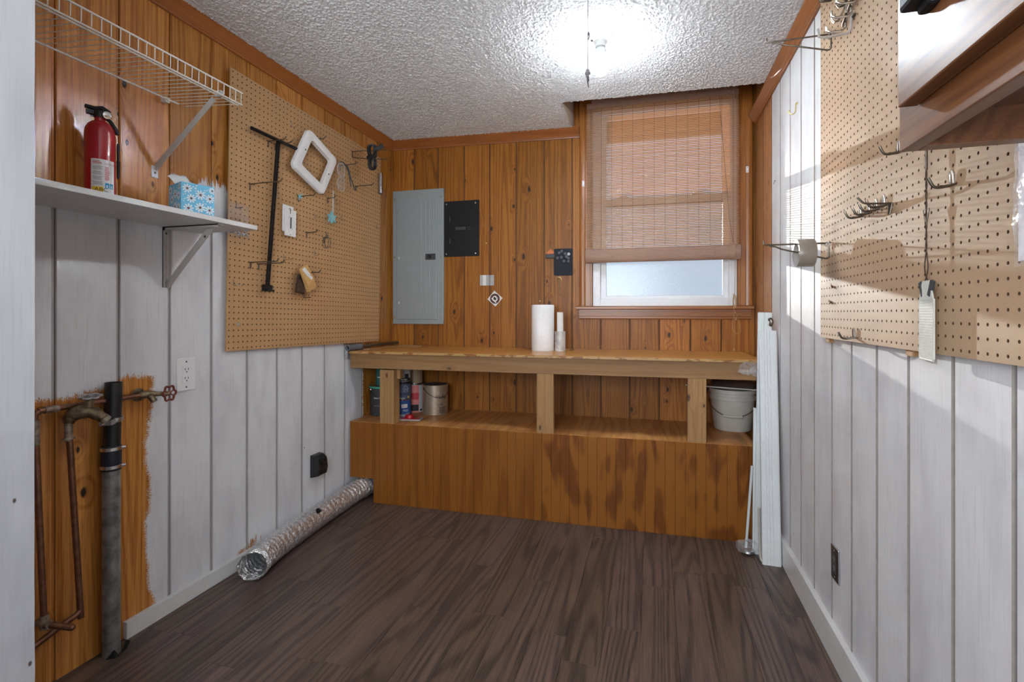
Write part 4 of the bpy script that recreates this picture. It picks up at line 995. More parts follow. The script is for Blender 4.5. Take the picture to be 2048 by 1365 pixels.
def diamond(p):    # square turned to a slightly skewed diamond
    x, y, z = p; a = radians(45); return (x, (y*cos(a)-z*sin(a))*1.0, (y*sin(a)+z*cos(a))*0.89)
MB().add([diamond(p) for p in v], f).obj('frame_body', white_plastic, t, smooth=True, ang=40)
for yy, zz in ((0, 4.15), (0, -4.15)):
    p = diamond((0.96, yy, zz)); MB().lathe([(0.17, 0), (0.17, 0.03)], 10, Tm(p, ry=pi/2)).obj('screw_hole', dark_grey, t)

# switch plates
t = thing('switch_plate', 'stack of loose white rocker-switch cover plates hung on the pegboard', 'switch plate', (0.5, 13.45, 62.4), (radians(-1.5), 0, 0))
def plate(m, y0, y1, z0, z1, hy, hz, x0, x1):
    return m.box(x0, x1, y0, -hy, z0, z1).box(x0, x1, hy, y1, z0, z1).box(x0, x1, -hy, hy, hz, z1).box(x0, x1, -hy, hy, z0, -hz)
plate(MB(), -1.45, 1.5, -2.6, 2.6, 0.55, 1.1, 0.35, 0.62).obj('front_plate', white_plastic, t, (0, 0.2, -0.45), bevel=0.06)
MB().box(0.0, 0.25, -1.5, 1.35, -2.3, 2.9).obj('rear_plate', white_plastic, t, bevel=0.06)
MB().box(0.26, 0.29, -0.75, -0.1, -1.8, 0.8).obj('rocker', white_plastic, t, (0, .45, 0)); MB().box(0.30, 0.33, 0.42, 0.66, -1.6, 0.65).obj('slot', ink, t)
for z in (2.0, -2.75): MB().lathe([(0.1, 0.25), (0.1, 0.64)], 8, Tm((0, 0.1, z), ry=pi/2)).obj('screw_hole', dark_grey, t)
MB().tube([(0.3, -0.2, 2.1), (0.75, -0.25, 2.3), (0.8, -0.2, 1.5), (0.45, 0.2, 1.2)], 0.05, 6).obj('hang_wire', dark_steel, t)

# star ornament on a ribbon
t = thing('star_ornament', 'small pale turquoise wooden star hanging from a grey ribbon', 'ornament', (1.3, 26.4, 69.6))
star = [( (1.45 if i % 2 == 0 else 0.66)*sin(pi*i/5), (1.45 if i % 2 == 0 else 0.66)*cos(pi*i/5)) for i in range(10)]
star.reverse()
o = MB().prism(star, 0, 0.28, 'x', Tm((0.1, -0.35, -4.4), rx=0.18)).obj('star', star_blue, t, bevel=0.03)
MB().prism(star, -0.2, 0.02, 'x', Tm((0.0, -0.55, -4.35), rx=-0.1)).obj('star', star_blue, t, bevel=0.03)
m = MB()
for q, w in ((-0.12, .07), (0.08, .09)): m.add([(0.15, q-w, 1.6), (0.15, q+w, 1.6), (0.2, q+w-.15+q*2, -3.2), (0.2, q-w-.15+q*2, -3.2)], [(0, 1, 2, 3)])
m.tube([(0.15, 0, 1.7), (0.2, -0.05, 0), (0.2, -0.25, -3.3)], 0.08, 6); m.obj('ribbon', ribbon_mat, t)
t = thing('clip_ornament', 'tiny turquoise clip on the hook below the white diamond frame', 'clip', (0.35, 17.0, 67.8))
MB().box(0, 0.35, -0.4, 0.4, -0.3, 0.4).tube([(0.1, 0.3, 0.4), (0.2, 0.5, 0.8)], 0.12, 6).tube([(0.1, -0.3, -0.3), (0.2, -0.4, -0.7)], 0.12, 6).obj('clip', star_blue, t, bevel=0.08)
# key ring loops
t = thing('key_ring', 'two thin wire key rings hanging together on the pegboard', 'key ring', (0.85, 24.9, 60.8))
for k, (yy, rx) in enumerate(((-0.35, 0.0), (0.25, 0.25))):
    MB().tube([(0.1*k+0.15*sin(a), yy+1.0*cos(a)*0.95, -1.15+1.2*sin(a)) for a in [2*pi*j/28 for j in range(28)]], 0.06, 6, closed=True).obj('ring', dark_steel, t)
MB().tube([(0, -0.1, 1.3), (0, -0.05, 0.4), (0.05, 0.0, -0.1)], [0.05, 0.13, 0.08], 6).obj('link', dark_steel, t)
# tan mailer and brown pouch
t = thing('paper_mailer', 'tan paper mailer with a white label hung on a hook', 'package', (1.7, 16.6, 53.0), (radians(24), 0, 0))
v = [(0, -1.9, 0.9), (0, 1.6, 1.5), (0.1, 2.4, -4.9), (0.1, -0.9, -5.2), (0.75, -0.2, 0.8), (1.0, 0.9, -2.2), (1.15, 0.8, -4.2), (0.5, 0.6, 1.1)]
MB().add([(0, -1.7, 0.8), (0, 1.5, 1.2), (0.0, 1.9, -5.3), (0.0, -1.3, -5.5), (0.35, -1.6, 0.75), (0.35, 1.4, 1.15), (1.1, 1.75, -3.2), (1.1, -1.2, -3.6), (0.9, 1.85, -5.3), (0.9, -1.25, -5.5)],
         [(0, 1, 2, 3), (4, 7, 6, 5), (7, 9, 8, 6), (0, 4, 5, 1), (0, 3, 9, 7, 4), (1, 5, 6, 8, 2), (3, 2, 8, 9)]).obj('envelope', manila, t, bevel=0.05)
LT = lambda y, z, e=0.02: (0.36+0.75*(0.95-z)/4.3+e, y, z)
MB().add([LT(-1.1, 0.55), LT(0.2, 0.8), LT(1.3, -2.5), LT(0.55, -2.9), LT(-0.4, -1.2)], [(0, 4, 3, 2, 1)]).obj('label', paper_white, t)
m = MB()
for i in range(7): m.add([LT(0.0+i*0.12, -1.0-i*.12, .04), LT(0.05+i*0.12+.02*(i % 3), -1.0-i*.12, .04), LT(0.5+i*0.12, -1.5-i*.12, .04), LT(0.45+i*0.12, -1.5-i*.12, .04)], [(0, 1, 2, 3)])
m.obj('barcode', ink, t); t.scale = (0.78, 0.78, 0.78)
t = thing('brown_pouch', 'dark brown clear pouch hanging behind the tan mailer', 'package', (0.9, 16.3, 51.6), (radians(-9), 0, 0))
MB().add([(0, -0.9, 0.8), (0, 0.9, 0.8), (0.3, 1.3, -4.2), (0.3, -1.5, -4.2), (0.5, -0.8, 0.5), (0.5, 0.9, 0.5), (1.1, 1.3, -3.9), (1.1, -1.4, -3.9)], [(0, 1, 2, 3), (4, 7, 6, 5), (0, 4, 5, 1), (3, 2, 6, 7), (0, 3, 7, 4), (1, 5, 6, 2)]).obj('pouch', brown_clear, t, bevel=0.15); t.scale = (0.8, 0.8, 0.8)
# hardware bag
t = thing('hardware_bag', 'clear zip bag of small metal hardware hanging at the left pegboard edge', 'bag', (0.9, 1.3, 63.0))
def sheet(w, h, nx, nz, fn):
    v = [fn(-w/2+w*i/nx, -h*j/nz) for j in range(nz+1) for i in range(nx+1)]
    f = [(j*(nx+1)+i, j*(nx+1)+i+1, (j+1)*(nx+1)+i+1, (j+1)*(nx+1)+i) for j in range(nz) for i in range(nx)]; return v, f
m = MB()
for sgn in (-1, 1):
    m.add(*sheet(4.4, 5.6, 14, 16, lambda y, z: (sgn*(0.02+0.55*max(0, -z/5.6-0.35)*(1-(y/2.2)**2)) + 0.10*sin(y*3.1+z*2.3)+0.06*sin(y*7-z*4), y, z+0.12*sin(y*2))))
m.obj('film', clear_bag, t, smooth=True, ang=80)
rr = random.Random(4); m = MB()
for i in range(26):
    a = Vector((rr.uniform(-.25, .3), rr.uniform(-1.7, 1.8), rr.uniform(-5.2, -3.6))); b = a+Vector((rr.uniform(-.2, .2), rr.uniform(-.7, .7), rr.uniform(-.4, .4)))
    m.tube([a, b], rr.uniform(.08, .16), 6)
    if i % 3 == 0: m.lathe([(0.14, 0), (0.26, .04), (.26, .1), (.14, .14)], 8, align(a, b))
o = m.obj('loose_hardware', zinc, t); o['kind'] = 'stuff'
MB().box(0.2, 0.5, -0.6, 1.4, -3.6, -3.2).obj('dark_bracket', dark_grey, t, bevel=0.1)
# clear safety glasses
t = thing('safety_glasses', 'clear safety glasses with grey temples hanging on edge on a hook', 'glasses', (2.1, 28.5, 77.6))
def lens(cz):
    v = []; f = []
    for i in range(9):
        for j in range(7):
            u, w = -1+2*i/8, -1+2*j/6; k = 1-0.18*(u*u*w*w)
            v.append((0.5-0.35*w*w-0.2*u*u, -0.5+w*1.35*k, cz+u*1.5*k))
    for i in range(8):
        for j in range(6): f.append((i*7+j, (i+1)*7+j, (i+1)*7+j+1, i*7+j+1))
    return v, f
for cz in (-1.5, -4.6):
    o = MB().add(*lens(cz)).obj('lens', clear_lens, t, smooth=True, ang=80)
    MB().tube([(0.45-0.3*cos(a)**2, -0.5+1.4*cos(a), cz+1.55*sin(a)) for a in [2*pi*j/22 for j in range(22)]], 0.07, 6, closed=True).obj('rim', bracket_grey, o)
MB().tube([(0.4, -1.0, -2.9), (0.7, -0.5, -3.05), (0.6, 0.2, -3.2)], 0.14, 7).obj('bridge', clear_lens, t)
MB().tube(smooth_path([(0.1, -1.6, -0.6), (0.2, -0.4, 0.35), (0.1, 1.0, 0.2), (0.4, 2.0, -1.5), (0.6, 2.6, -4.5)], 5), 0.13, 7).obj('temple', dark_grey, t)
MB().tube(smooth_path([(0.3, 0.9, 0.1), (0.4, 1.9, -0.6), (0.5, 2.5, -2.2), (0.9, 3.7, -5.0)], 5), 0.13, 7).obj('temple', dark_grey, t)
# black cord bundle
t = thing('cord_bundle', 'black electrical cord tied in a bundle with its plug, hung high on the pegboard', 'cord', (5.4, 35.7, 81.9), (0.2, 0, -0.75))
m = MB(); rr = random.Random(8)
for k in range(6):
    oy, ox = rr.uniform(-.4, .4), rr.uniform(-.45, .45); w = rr.uniform(.8, 1.15)
    m.tube([(ox+0.25*sin(2*a), oy-0.35+(w*(0.35+0.65*abs(sin(a))))*cos(a)*1.2+0.5*sin(a), -0.9+2.9*sin(a)+rr.uniform(-.03, .03)) for a in [2*pi*j/26 for j in range(26)]], 0.155, 7, closed=True)
m.obj('coil', black_plastic, t, smooth=True)
m = MB()
for z in (-0.95, -0.7, -0.45): m.tube([(0.75*cos(a), -0.3+1.15*sin(a), z+0.25*sin(a)) for a in [2*pi*j/18 for j in range(18)]], 0.155, 7, closed=True)
m.obj('tie_wraps', black_plastic, t, smooth=True)
MB().box(0.3, 1.0, 0.7, 3.0, -0.25, 0.75, Tm((0, 0, 0.0), rx=0.45)).tube([(0.65, 0.0, 0.0), (0.65, 0.6, 0.35)], 0.18, 7).obj('plug', black_plastic, t, bevel=0.06)
MB().tube([(0.3, 0.9, 1.7), (0.35, 0.6, 1.2), (0.3, 0.3, 0.9)], 0.1, 6).obj('cord_end', black_plastic, t)
# aluminium tube
t = thing('metal_tube', 'short silver metal tube hanging at the right edge of the left pegboard', 'tube', (0.75, 47.0, 78.1))
MB().lathe([(0.5, -2.7), (0.55, -2.65), (0.55, 2.5), (0.5, 2.55), (0.46, 2.5), (0.46, -2.7)], 20).obj('tube_body', tin, t, smooth=True)
MB().tube([(0, 0, 2.4), (0, 0, 3.2)], 0.05, 6).obj('hanging_pin', bright_steel, t)
# ================================================================== THINGS ON THE BACK WALL AND BENCH
# grey breaker panel
t = thing('breaker_panel', 'tall grey electrical breaker panel with a hinged door on the pine back wall', 'breaker panel', BW(8.3, 0, 59.65), BR)
MB().box(-7.45, 7.45, -0.75, 0.05, -18.2, 18.2).obj('cover', grey_panel, t, bevel=0.12)
dr = MB().box(-6.15, 5.4, -1.0, -0.7, -16.9, 16.8).box(-6.3, 6.2, -0.85, -0.7, -17.0, 16.9).obj('door', grey_panel, t, bevel=0.10)
m = MB()
def rib(x, z0, z1): m.prism([(x-0.16, -0.99), (x-0.05, -1.09), (x+0.05, -1.09), (x+0.16, -0.99)], z0, z1, 'z')
for x in (0.95, 2.3, 3.45, 4.6):
    if x < 2: rib(x, -15.4, 14.9)
    else: rib(x, 1.6, 14.9); rib(x, -15.4, -2.4)
m.box(-5.0, 4.8, -1.05, -0.99, 15.2, 15.45).box(-5.0, 4.8, -1.05, -0.99, -15.9, -15.65).box(-5.15, -4.95, -1.05, -0.99, -15.9, 15.45)
m.obj('pressed_ribs', grey_panel, dr, smooth=True, ang=20)
o = MB().box(2.4, 5.3, -1.18, -0.95, -0.9, 0.75).obj('latch', dark_grey, dr, bevel=0.05)
MB().box(3.0, 4.2, -1.24, -1.16, -0.55, 0.45).box(3.0, 3.4, -1.3, -1.2, -0.5, 0.1).obj('latch_slide', black_plastic, o)
for z in (12.0, -0.2, -12.4): MB().box(-5.75, -5.35, -1.1, -0.95, z-0.35, z+0.35).obj('hinge', zinc, dr, bevel=0.05)
for x in (-6.9, 6.85):
    for z in (15.9, 0.0, -16.4): MB().lathe([(0.26, 0), (0.22, 0.12), (0, 0.16)], 12, Tm((x, -0.75, z), rx=pi/2)).obj('screw', bright_steel, t)
# black fuse box cover
t = thing('black_panel', 'small flat black electrical cover beside the grey breaker panel', 'cover panel', BW(20.5, 0, 66.9), BR)
MB().box(-5.0, 5.1, -0.25, 0.05, -7.4, 7.4).obj('cover_plate', black_metal, t, bevel=0.05)
d2 = MB().box(-3.05, 3.05, -0.33, -0.24, -4.85, 4.9).obj('door', black_metal, t, bevel=0.03)
MB().tube([(0.35*cos(a)+2.35, -0.36, 0.35*sin(a)) for a in [2*pi*j/16 for j in range(16)]], 0.06, 6, closed=True).obj('pull_ring', dark_grey, d2)
MB().box(-1.5, 1.4, -0.345, -0.33, -0.35, 0.45).obj('name_plate', dark_grey, d2)
for z in (2.6, -3.2): MB().box(-3.15, -2.98, -0.38, -0.3, z-0.7, z+0.7).obj('hinge', dark_steel, d2)
for x in (-4.1, 4.1):
    for z in (6.6, -6.7): MB().lathe([(0.24, 0), (0.2, 0.1), (0, 0.13)], 12, Tm((x, -0.25, z), rx=pi/2)).obj('screw', bright_steel, t)
# grey striped card and round-emblem sticker card
t = thing('striped_card', 'small grey and white striped card pinned on the pine wall', 'card', BW(27.7, 0.12, 53.05), BR)
for x0, x1, mt in ((-1.9, -1.1, light_grey), (-1.1, -0.2, paper_white), (-0.2, 0.5, light_grey), (0.5, 1.05, mid_grey), (1.05, 1.95, light_grey)):
    MB().box(x0, x1, -0.05, 0.05, -1.38, 1.35).obj('stripe', mt, t)
MB().sphere((0.05, -0.07, 0.25), 0.08, 8).obj('pin', bright_steel, t)
t = thing('diamond_sticker', 'small white diamond card with a brown ring emblem on the pine wall', 'card', BW(29.9, 0.10, 48.2), (0, radians(-4), TH))
MB().prism([(0, -2.05), (2.05, 0), (0, 2.1), (-2.05, 0)], -0.04, 0.04, 'y').obj('card', paper_white, t)
m = MB(); m.add(*[[ (1.32*cos(2*pi*j/28), -0.045, 1.32*sin(2*pi*j/28)) for j in range(28)] + [(0.74*cos(2*pi*j/28), -0.045, 0.74*sin(2*pi*j/28)) for j in range(28)], [(j, (j+1) % 28, 28+(j+1) % 28, 28+j) for j in range(28)]], None, 0)
m.add([(-1.0, -0.05, 0.1), (-0.8, -0.05, 0.3), (0.35, -0.05, -0.95), (0.15, -0.05, -1.15)], [(0, 1, 2, 3)], None, 1)
m.add([(-0.42, -0.048, -0.1), (0.1, -0.048, -0.5), (0.45, -0.048, -0.05), (0.0, -0.048, 0.42), (-.3, -.048, .55)], [(0, 1, 2, 3, 4)], None, 2)
m.add([(0.3, -0.05, 0.2), (0.55, -0.05, 0.3), (0.9, -0.05, 0.85), (0.7, -0.05, 0.75)], [(0, 1, 2, 3)], None, 2)
m.obj('emblem', [plain('maroon_ink', (0.09,0.035,0.035), 0.7), paper_white, ink], t)
# felt pad with round magnets, and the small flame holder
t = thing('felt_pad', 'black felt pad studded with small round magnets left of the window', 'pad', BW(47.85, 0.05, 57.3), BR)
MB().prism([(p[0], p[1]) for p in rrect(2.4, 3.4, 0.35)], -0.12, 0.0, 'y').obj('pad', felt, t)
for i, (x, z) in enumerate(((-0.35, 2.75), (-1.0, 2.35), (0.55, 2.1), (-1.45, 1.05), (-0.45, 1.2), (0.85, 1.35), (1.35, 0.95), (0.2, 0.25), (1.35, 0.15), (1.38, 1.95))):
    MB().lathe([(0.38, 0), (0.38, 0.2), (0.33, 0.24)], 16, Tm((x, -0.12, z), rx=pi/2)).obj('magnet', light_grey if i == 9 else slate, t)
t = thing('flame_holder', 'tiny black holder with an orange flame shape beside the black felt pad', 'ornament', BW(44.6, 0.2, 58.9), BR)
MB().box(-1.2, 1.15, -0.45, 0, -0.6, 0.5).obj('holder', black_plastic, t, bevel=0.1)
fl = [(-0.85, 0.4), (0.85, 0.4), (0.95, 0.9), (0.7, 1.5), (0.5, 1.1), (0.3, 1.45), (0.05, 2.0), (-0.2, 1.3), (-0.4, 1.5), (-0.6, 1.0), (-0.85, 1.2)]
MB().prism(fl, -0.3, -0.15, 'y').obj('flame', orange, t)
MB().sphere((0.05, -0.1, 3.75), 0.12, 8).tube([(0.05, -0.1, 3.7), (0.15, -0.2, 2.0)], 0.03, 5).tube([(-0.15, -0.1, 3.3), (-0.1, -0.2, 1.9)], 0.03, 5).obj('hanging_pin', bright_brass, t)
# eye hook and screws
t = thing('eye_hook', 'brassy eye ring with a dangling stem under the felt pad', 'hook', BW(46.8, 0.12, 52.9), BR)
MB().tube([(0.58*cos(a), -0.1-0.06*sin(a), 0.6*sin(a)) for a in [2*pi*j/20 for j in range(20)]], 0.085, 7, closed=True).obj('ring', bright_brass, t)
MB().tube([(0.0, -0.1, -0.55), (0.1, -0.12, -2.2), (0.2, -0.1, -3.6)], 0.07, 6).sphere((0.2, -0.1, -3.75), 0.16, 8).obj('stem', brass, t)
for i, (s, z, lb) in enumerate(((27.5, 62.8, 'tiny brass screw head right of the black cover panel'), (41.8, 47.5, 'tiny brass screw head just above the paper towel roll'))):
    t = thing('wall_screw', lb, 'screw', BW(s, 0, z), BR)
    MB().lathe([(0.16, 0), (0.13, 0.1), (0, 0.13)], 10, Tm((0, 0, 0), rx=pi/2)).obj('screw_head', bright_brass, t)
    MB().box(-.1, .1, -0.14, -0.12, -.02, .02).obj('screw_slot', ink, t)

# on the bench
bx = lambda s, d, z=35.5: BW(s, d, z)
t = thing('paper_towel_roll', 'white paper towel roll standing on the workbench', 'paper towel', bx(44.1, 7.8))
MB().lathe([(0.8, 0), (2.62, 0.02), (2.68, 0.15), (2.68, 10.75), (2.60, 10.9), (0.8, 10.9), (0.8, 0)], 40, cap=False).obj('paper_roll', towel, t, smooth=True)
MB().lathe([(0.8, 0.01), (0.8, 10.88), (0.7, 10.88), (0.7, 0.01)], 24, cap=False).obj('cardboard_core', manila, t, smooth=True)
a0 = math.atan2(-66.47-49, 68.44-43) - 0.55
m = MB(); m.add([(2.72*cos(a0), 2.72*sin(a0), .1), (2.72*cos(a0), 2.72*sin(a0), 10.8), (2.68*cos(a0+.3), 2.68*sin(a0+.3), 10.8), (2.68*cos(a0+.3), 2.68*sin(a0+.3), .1)], [(0, 1, 2, 3)]); m.obj('loose_edge', towel, t)
t = thing('film_roll', 'short translucent film roll standing beside the paper towel', 'film roll', bx(48.3, 8.0), group=None)
MB().lathe([(1.27, 0), (1.27, 4.65), (0.6, 4.65), (0.6, 0)], 28, cap=False).obj('film', roll_plastic, t, smooth=True)
MB().lathe([(0.6, 0.02), (0.6, 4.6), (0.5, 4.6), (0.5, 0.02)], 20, cap=False).obj('core', paper_white, t, smooth=True)
t = thing('film_roll', 'slim white roll stacked upright on the translucent film roll', 'film roll', bx(48.3, 8.0, 40.15))
MB().lathe([(0.75, 0), (0.75, 4.5), (0.4, 4.5), (0.4, 0)], 24, cap=False).obj('film', paper_white, t, smooth=True)
MB().lathe([(0.4, 0.02), (0.4, 4.48), (0.33, 4.48), (0.33, 0.02)], 16, cap=False).obj('core', light_grey, t, smooth=True)
t = thing('loose_screw', 'small dark screw lying on the bench right of the rolls', 'screw', bx(50.7, 5.5, 35.58), (0, 0, 0.5))
MB().tube([(-0.5, 0, 0), (0.4, 0, 0.02), (0.5, 0, .02)], [0.06, 0.09, 0.15], 8).obj('shank', dark_steel, t)
MB().lathe([(0.17, 0), (0.17, 0.05)], 8, Tm((0.5, 0, 0.02), ry=pi/2)).obj('head', dark_steel, t)
# extension pole with foam grip and paint sticks at the left end of the bench
t = thing('extension_pole', 'metal extension pole with a dark grey foam grip lying on the left bench end', 'pole', (0.25, 35.0, 36.32), (0, 0, radians(-2)))
MB().lathe([(0.42, 0), (0.68, 0.0), (0.70, 0.1), (0.70, 5.0), (0.62, 5.2), (0.42, 5.2)], 20, Tm((0, -1.6, 0), rx=-pi/2), cap=False).obj('grip', pvc_grey, t, smooth=True)
MB().lathe([(0.36, 0), (0.36, 15.2)], 16, Tm((0, 3.3, 0), rx=-pi/2)).lathe([(0.42, 15.2), (0.42, 17.6)], 16, Tm((0, 3.3, 0), rx=-pi/2)).obj('rod', dark_steel, t, smooth=True)
MB().sphere((0, 21.1, 0), 0.42, 10).obj('end_cap', paper_white, t, smooth=True)
t = thing('paint_stick', 'pale wooden paint stick lying beside the foam-gripped pole', 'stick', (1.7, 38.5, 35.6), (0, 0, radians(-3)))
MB().box(-0.5, 0.5, 0, 13, -0.09, 0.09).obj('stick', lumber, t); MB().box(-0.5, 0.5, 0.0, 1.5, 0.091, 0.1).obj('paint_end', paper_white, t)
t = thing('wood_offcut', 'thin wood offcut lying at the back left of the bench', 'offcut', (6.0, 53.5, 35.62))
MB().box(-3.5, 3.8, -1.2, 0.9, -0.1, 0.12).obj('offcut', lumber_x, t); MB().box(-2, 3, -1.1, 0.5, 0.13, 0.2).obj('offcut_strip', lumber, t)
t = thing('bench_clip', 'small grey metal clip under the foam grip at the bench corner', 'bracket', (-0.3, 33.8, 35.2))
MB().box(-0.5, 0.4, -0.2, 0.0, -1.5, 1.3).box(-0.5, -0.4, -0.2, 1.2, -1.5, 0.3).obj('clip', zinc, t)

# cans on the deck under the bench
def can(label, x, y, z, r, h, band, lid=tin, handle=False, bare=False, rimc=None, pieces=None, ha=-1.2):
    t = thing('paint_can', label, 'paint can', (x, y, z), group=None)
    MB().lathe([(r*.97, 0), (r, 0.08), (r, h-0.12), (r*1.02, h-.05), (r*1.02, h), (r*.93, h)], 32).obj('can_body', tin if not bare else can_gold, t, smooth=True)
    MB().lathe([(0, h-.12), (r*.80, h-.12), (r*.82, h-.02), (r*.93, h+.01)], 28).obj('lid', lid, t, smooth=True)
    if not bare: MB().lathe([(r+.015, 0.14), (r+.015, h-0.22)], 32, cap=False).obj('label', band, t, smooth=True)
    if rimc: MB().lathe([(r*.9, h-.05), (r*1.06, h-.1), (r*1.08, h+.02), (r*1.08, h-.45), (r*1.03, h-.5)], 32, cap=False).obj('rim', rimc, t, smooth=True)
    if pieces:
        mm = MB(); mats = pieces(mm, r+.03); mm.obj('lettering', mats, t)
    if handle:
        hp = [(r*1.03*cos(ha+a), r*1.03*sin(ha+a), h-0.9-2.2*sin(pi*(a+1.35)/2.7)) for a in [-1.35+2.7*j/16 for j in range(17)]]
        MB().tube(hp, 0.07, 6).obj('bail_handle', dark_steel, t, smooth=True)
        for a in (-1.35, 1.35): MB().lathe([(0.35, 0), (0.3, 0.12), (0, .14)], 12, Tm((r*cos(ha+a), r*sin(ha+a), h-0.9), ry=pi/2, rz=ha+a)).obj('ear', tin, t)
    return t
def va(x, y): return math.atan2(-66.47-y, 68.44-x)     # bearing from the can towards the room
DZ = 18.75
def p_dark(m, R):
    a = va(3.0, 44.5); rr = random.Random(2)
    for i in range(8):
        for j in range(5):
            m.add([(R*cos(a+.15+j*.11+.05*(i % 2)), R*sin(a+.15+j*.11+.05*(i % 2)), 1.2+i*.62-.18), (R*cos(a+.19+j*.11+.05*(i % 2)), R*sin(a+.19+j*.11+.05*(i % 2)), 1.2+i*.62), (R*cos(a+.15+j*.11+.05*(i % 2)), R*sin(a+.15+j*.11+.05*(i % 2)), 1.2+i*.62+.18), (R*cos(a+.11+j*.11+.05*(i % 2)), R*sin(a+.11+j*.11+.05*(i % 2)), 1.2+i*.62)], [(0, 1, 2, 3)], None, 0)
    round_patch(m, R, a-.75, a-.2, 4.4, 4.7, 6, 0); round_patch(m, R, a-.75, a+.05, 2.6, 2.66, 6, 0); return [light_grey]
can('dark grey paint can with a mint green rim behind the left bench post', 2.75, 45.0, DZ, 3.25, 7.4, can_dark, rimc=mint, handle=True, pieces=p_dark, ha=va(3.1, 45)+.1)
def p_milk(m, R):
    a = va(2.6, 45.5); round_text(m, 'milk', R, a-.55, 2.55, .75, 1, 0); round_text(m, 'A', R, a-.5, 3.7, .4, 1, 0); round_patch(m, R, a-.9, a+.9, 2.05, 2.25, 8, 0); return [paper_white]
can('small dark teal can on top of the green-rimmed can', 2.9, 45.3, DZ+7.42, 2.15, 4.7, teal, pieces=p_milk)
def p_blue(m, R):
    a = va(8.3, 44.6)
    round_patch(m, R, a-.1, a+.62, 2.3, 3.2, 8, 0); round_text(m, 'PAINT', R+.01, a+0.0, 2.55, .35, .9, 2)
    round_text(m, 'MOI', R, a+.10, 1.35, .5, 1, 0); round_text(m, 'interior', R, a+.45, .8, .25, .9, 0); round_patch(m, R-.008, a-.9, a+1.1, 0.15, .75, 10, 1); return [paper_white, can_pale, ink_red]
can('royal blue can lettered MOI at the bottom of the left stack', 8.3, 44.6, DZ, 2.14, 4.3, can_blue, pieces=p_blue)
def p_house(m, R):
    a = va(8.3, 44.6); h = lambda u, z: (R*cos(a+u), R*sin(a+u), z)
    for (u0, z0), (u1, z1) in (((.05, 2.6), (.40, 3.55)), ((.40, 3.55), (.75, 2.6)), ((.16, 1.9), (.16, 2.75)), ((.64, 1.9), (.64, 2.75)), ((.25, 2.3), (.4, 2.8)), ((.4, 2.8), (.55, 2.3)), ((.3, 1.9), (.3, 2.3)), ((.5, 1.9), (.5, 2.3))):
        m.tube([h(u0, z0), h((u0+u1)/2, (z0+z1)/2), h(u1, z1)], 0.05, 4, mi=0)
    round_text(m, 'EXTERIOR', R+.01, a-.25, 1.15, .45, .8, 1)
    m.add([h(.62, .45), h(.85, .35), h(.9, .75), h(.67, .85)], [(0, 1, 2, 3)], None, 2); round_patch(m, R, a-.3, a+.3, .25, .5, 4, 0); return [can_pale, ink, yellow]
can('slate blue can with a house outline in the middle of the left stack', 8.3, 44.6, DZ+4.32, 2.14, 4.3, can_navy, lid=black_plastic, rimc=black_plastic, pieces=p_house)
def p_top(m, R):
    a = va(8.3, 44.6); round_patch(m, R, a-1.2, a+1.2, 0.2, 1.0, 12, 0); round_patch(m, R, a+.3, a+.8, .9, 2.0, 4, 0); round_text(m, 'PRIMER', R+.01, a-.2, .4, .4, .9, 1); return [ink, paper_white]
can('pale grey and black can at the top of the left stack', 8.3, 44.6, DZ+8.64, 2.1, 4.1, can_pale, pieces=p_top)
def p_pink(m, R):
    a = va(8.2, 50.7); round_patch(m, R, a+.45, a+1.3, .2, 7.1, 8, 0); round_patch(m, R+.01, a-.2, a+.45, 3.5, 5.2, 6, 1); round_patch(m, R+.01, a-.2, a+.42, .6, 2.2, 6, 2); round_patch(m, R+.012, a+.55, a+.75, .5, 1.0, 3, 2); return [can_pale, ink_red, ink]
can('pink and grey labelled paint can between the stack and the champagne can', 8.2, 50.7, DZ, 3.25, 7.4, can_pink, pieces=p_pink)
can('small tan can standing on the pink and grey can', 8.6, 50.6, DZ+7.42, 2.1, 4.4, can_tan, lid=black_plastic)
def p_vals(m, R):
    a = va(14.8, 50.0); round_text(m, 'VarSp', R, a+.02, 4.2, .85, 1, 0); round_text(m, 'FLAT', R, a+.22, 2.5, .45, .9, 0)
    for i in range(6): round_patch(m, R, a+.3, a+.85, .5+i*.28, .6+i*.28, 4, 0)
    m.tube([(R*cos(a-.35+.25*cos(b)), R*sin(a-.35+.25*cos(b)), 4.0+1.0*sin(b)) for b in [-1.4+2.8*j/10 for j in range(11)]], .05, 4, mi=1); return [ink, paper_white]
can('champagne metal paint can lettered VarSp with a wire bail', 14.9, 49.8, DZ, 3.28, 7.5, can_gold, bare=True, handle=True, lid=slate, pieces=p_vals, ha=va(14.8, 50)+.35)
t = thing('red_lid', 'red plastic paint pad lying on the deck before the cans', 'lid', (12.5, 41.2, DZ), (0, 0, 0.15))
MB().prism(rrect(2.75, 1.5, 0.6), 0, 0.28, 'z').obj('base', can_pale, t, bevel=0.06)
MB().prism(rrect(2.3, 1.1, 0.5), 0.28, 0.42, 'z').lathe([(1.15, 0.4), (1.05, 1.15), (0.7, 1.3), (0, 1.32)], 18, Tm((-0.35, 0.1, 0))).obj('grip', red_paint, t, smooth=True, bevel=0.04)

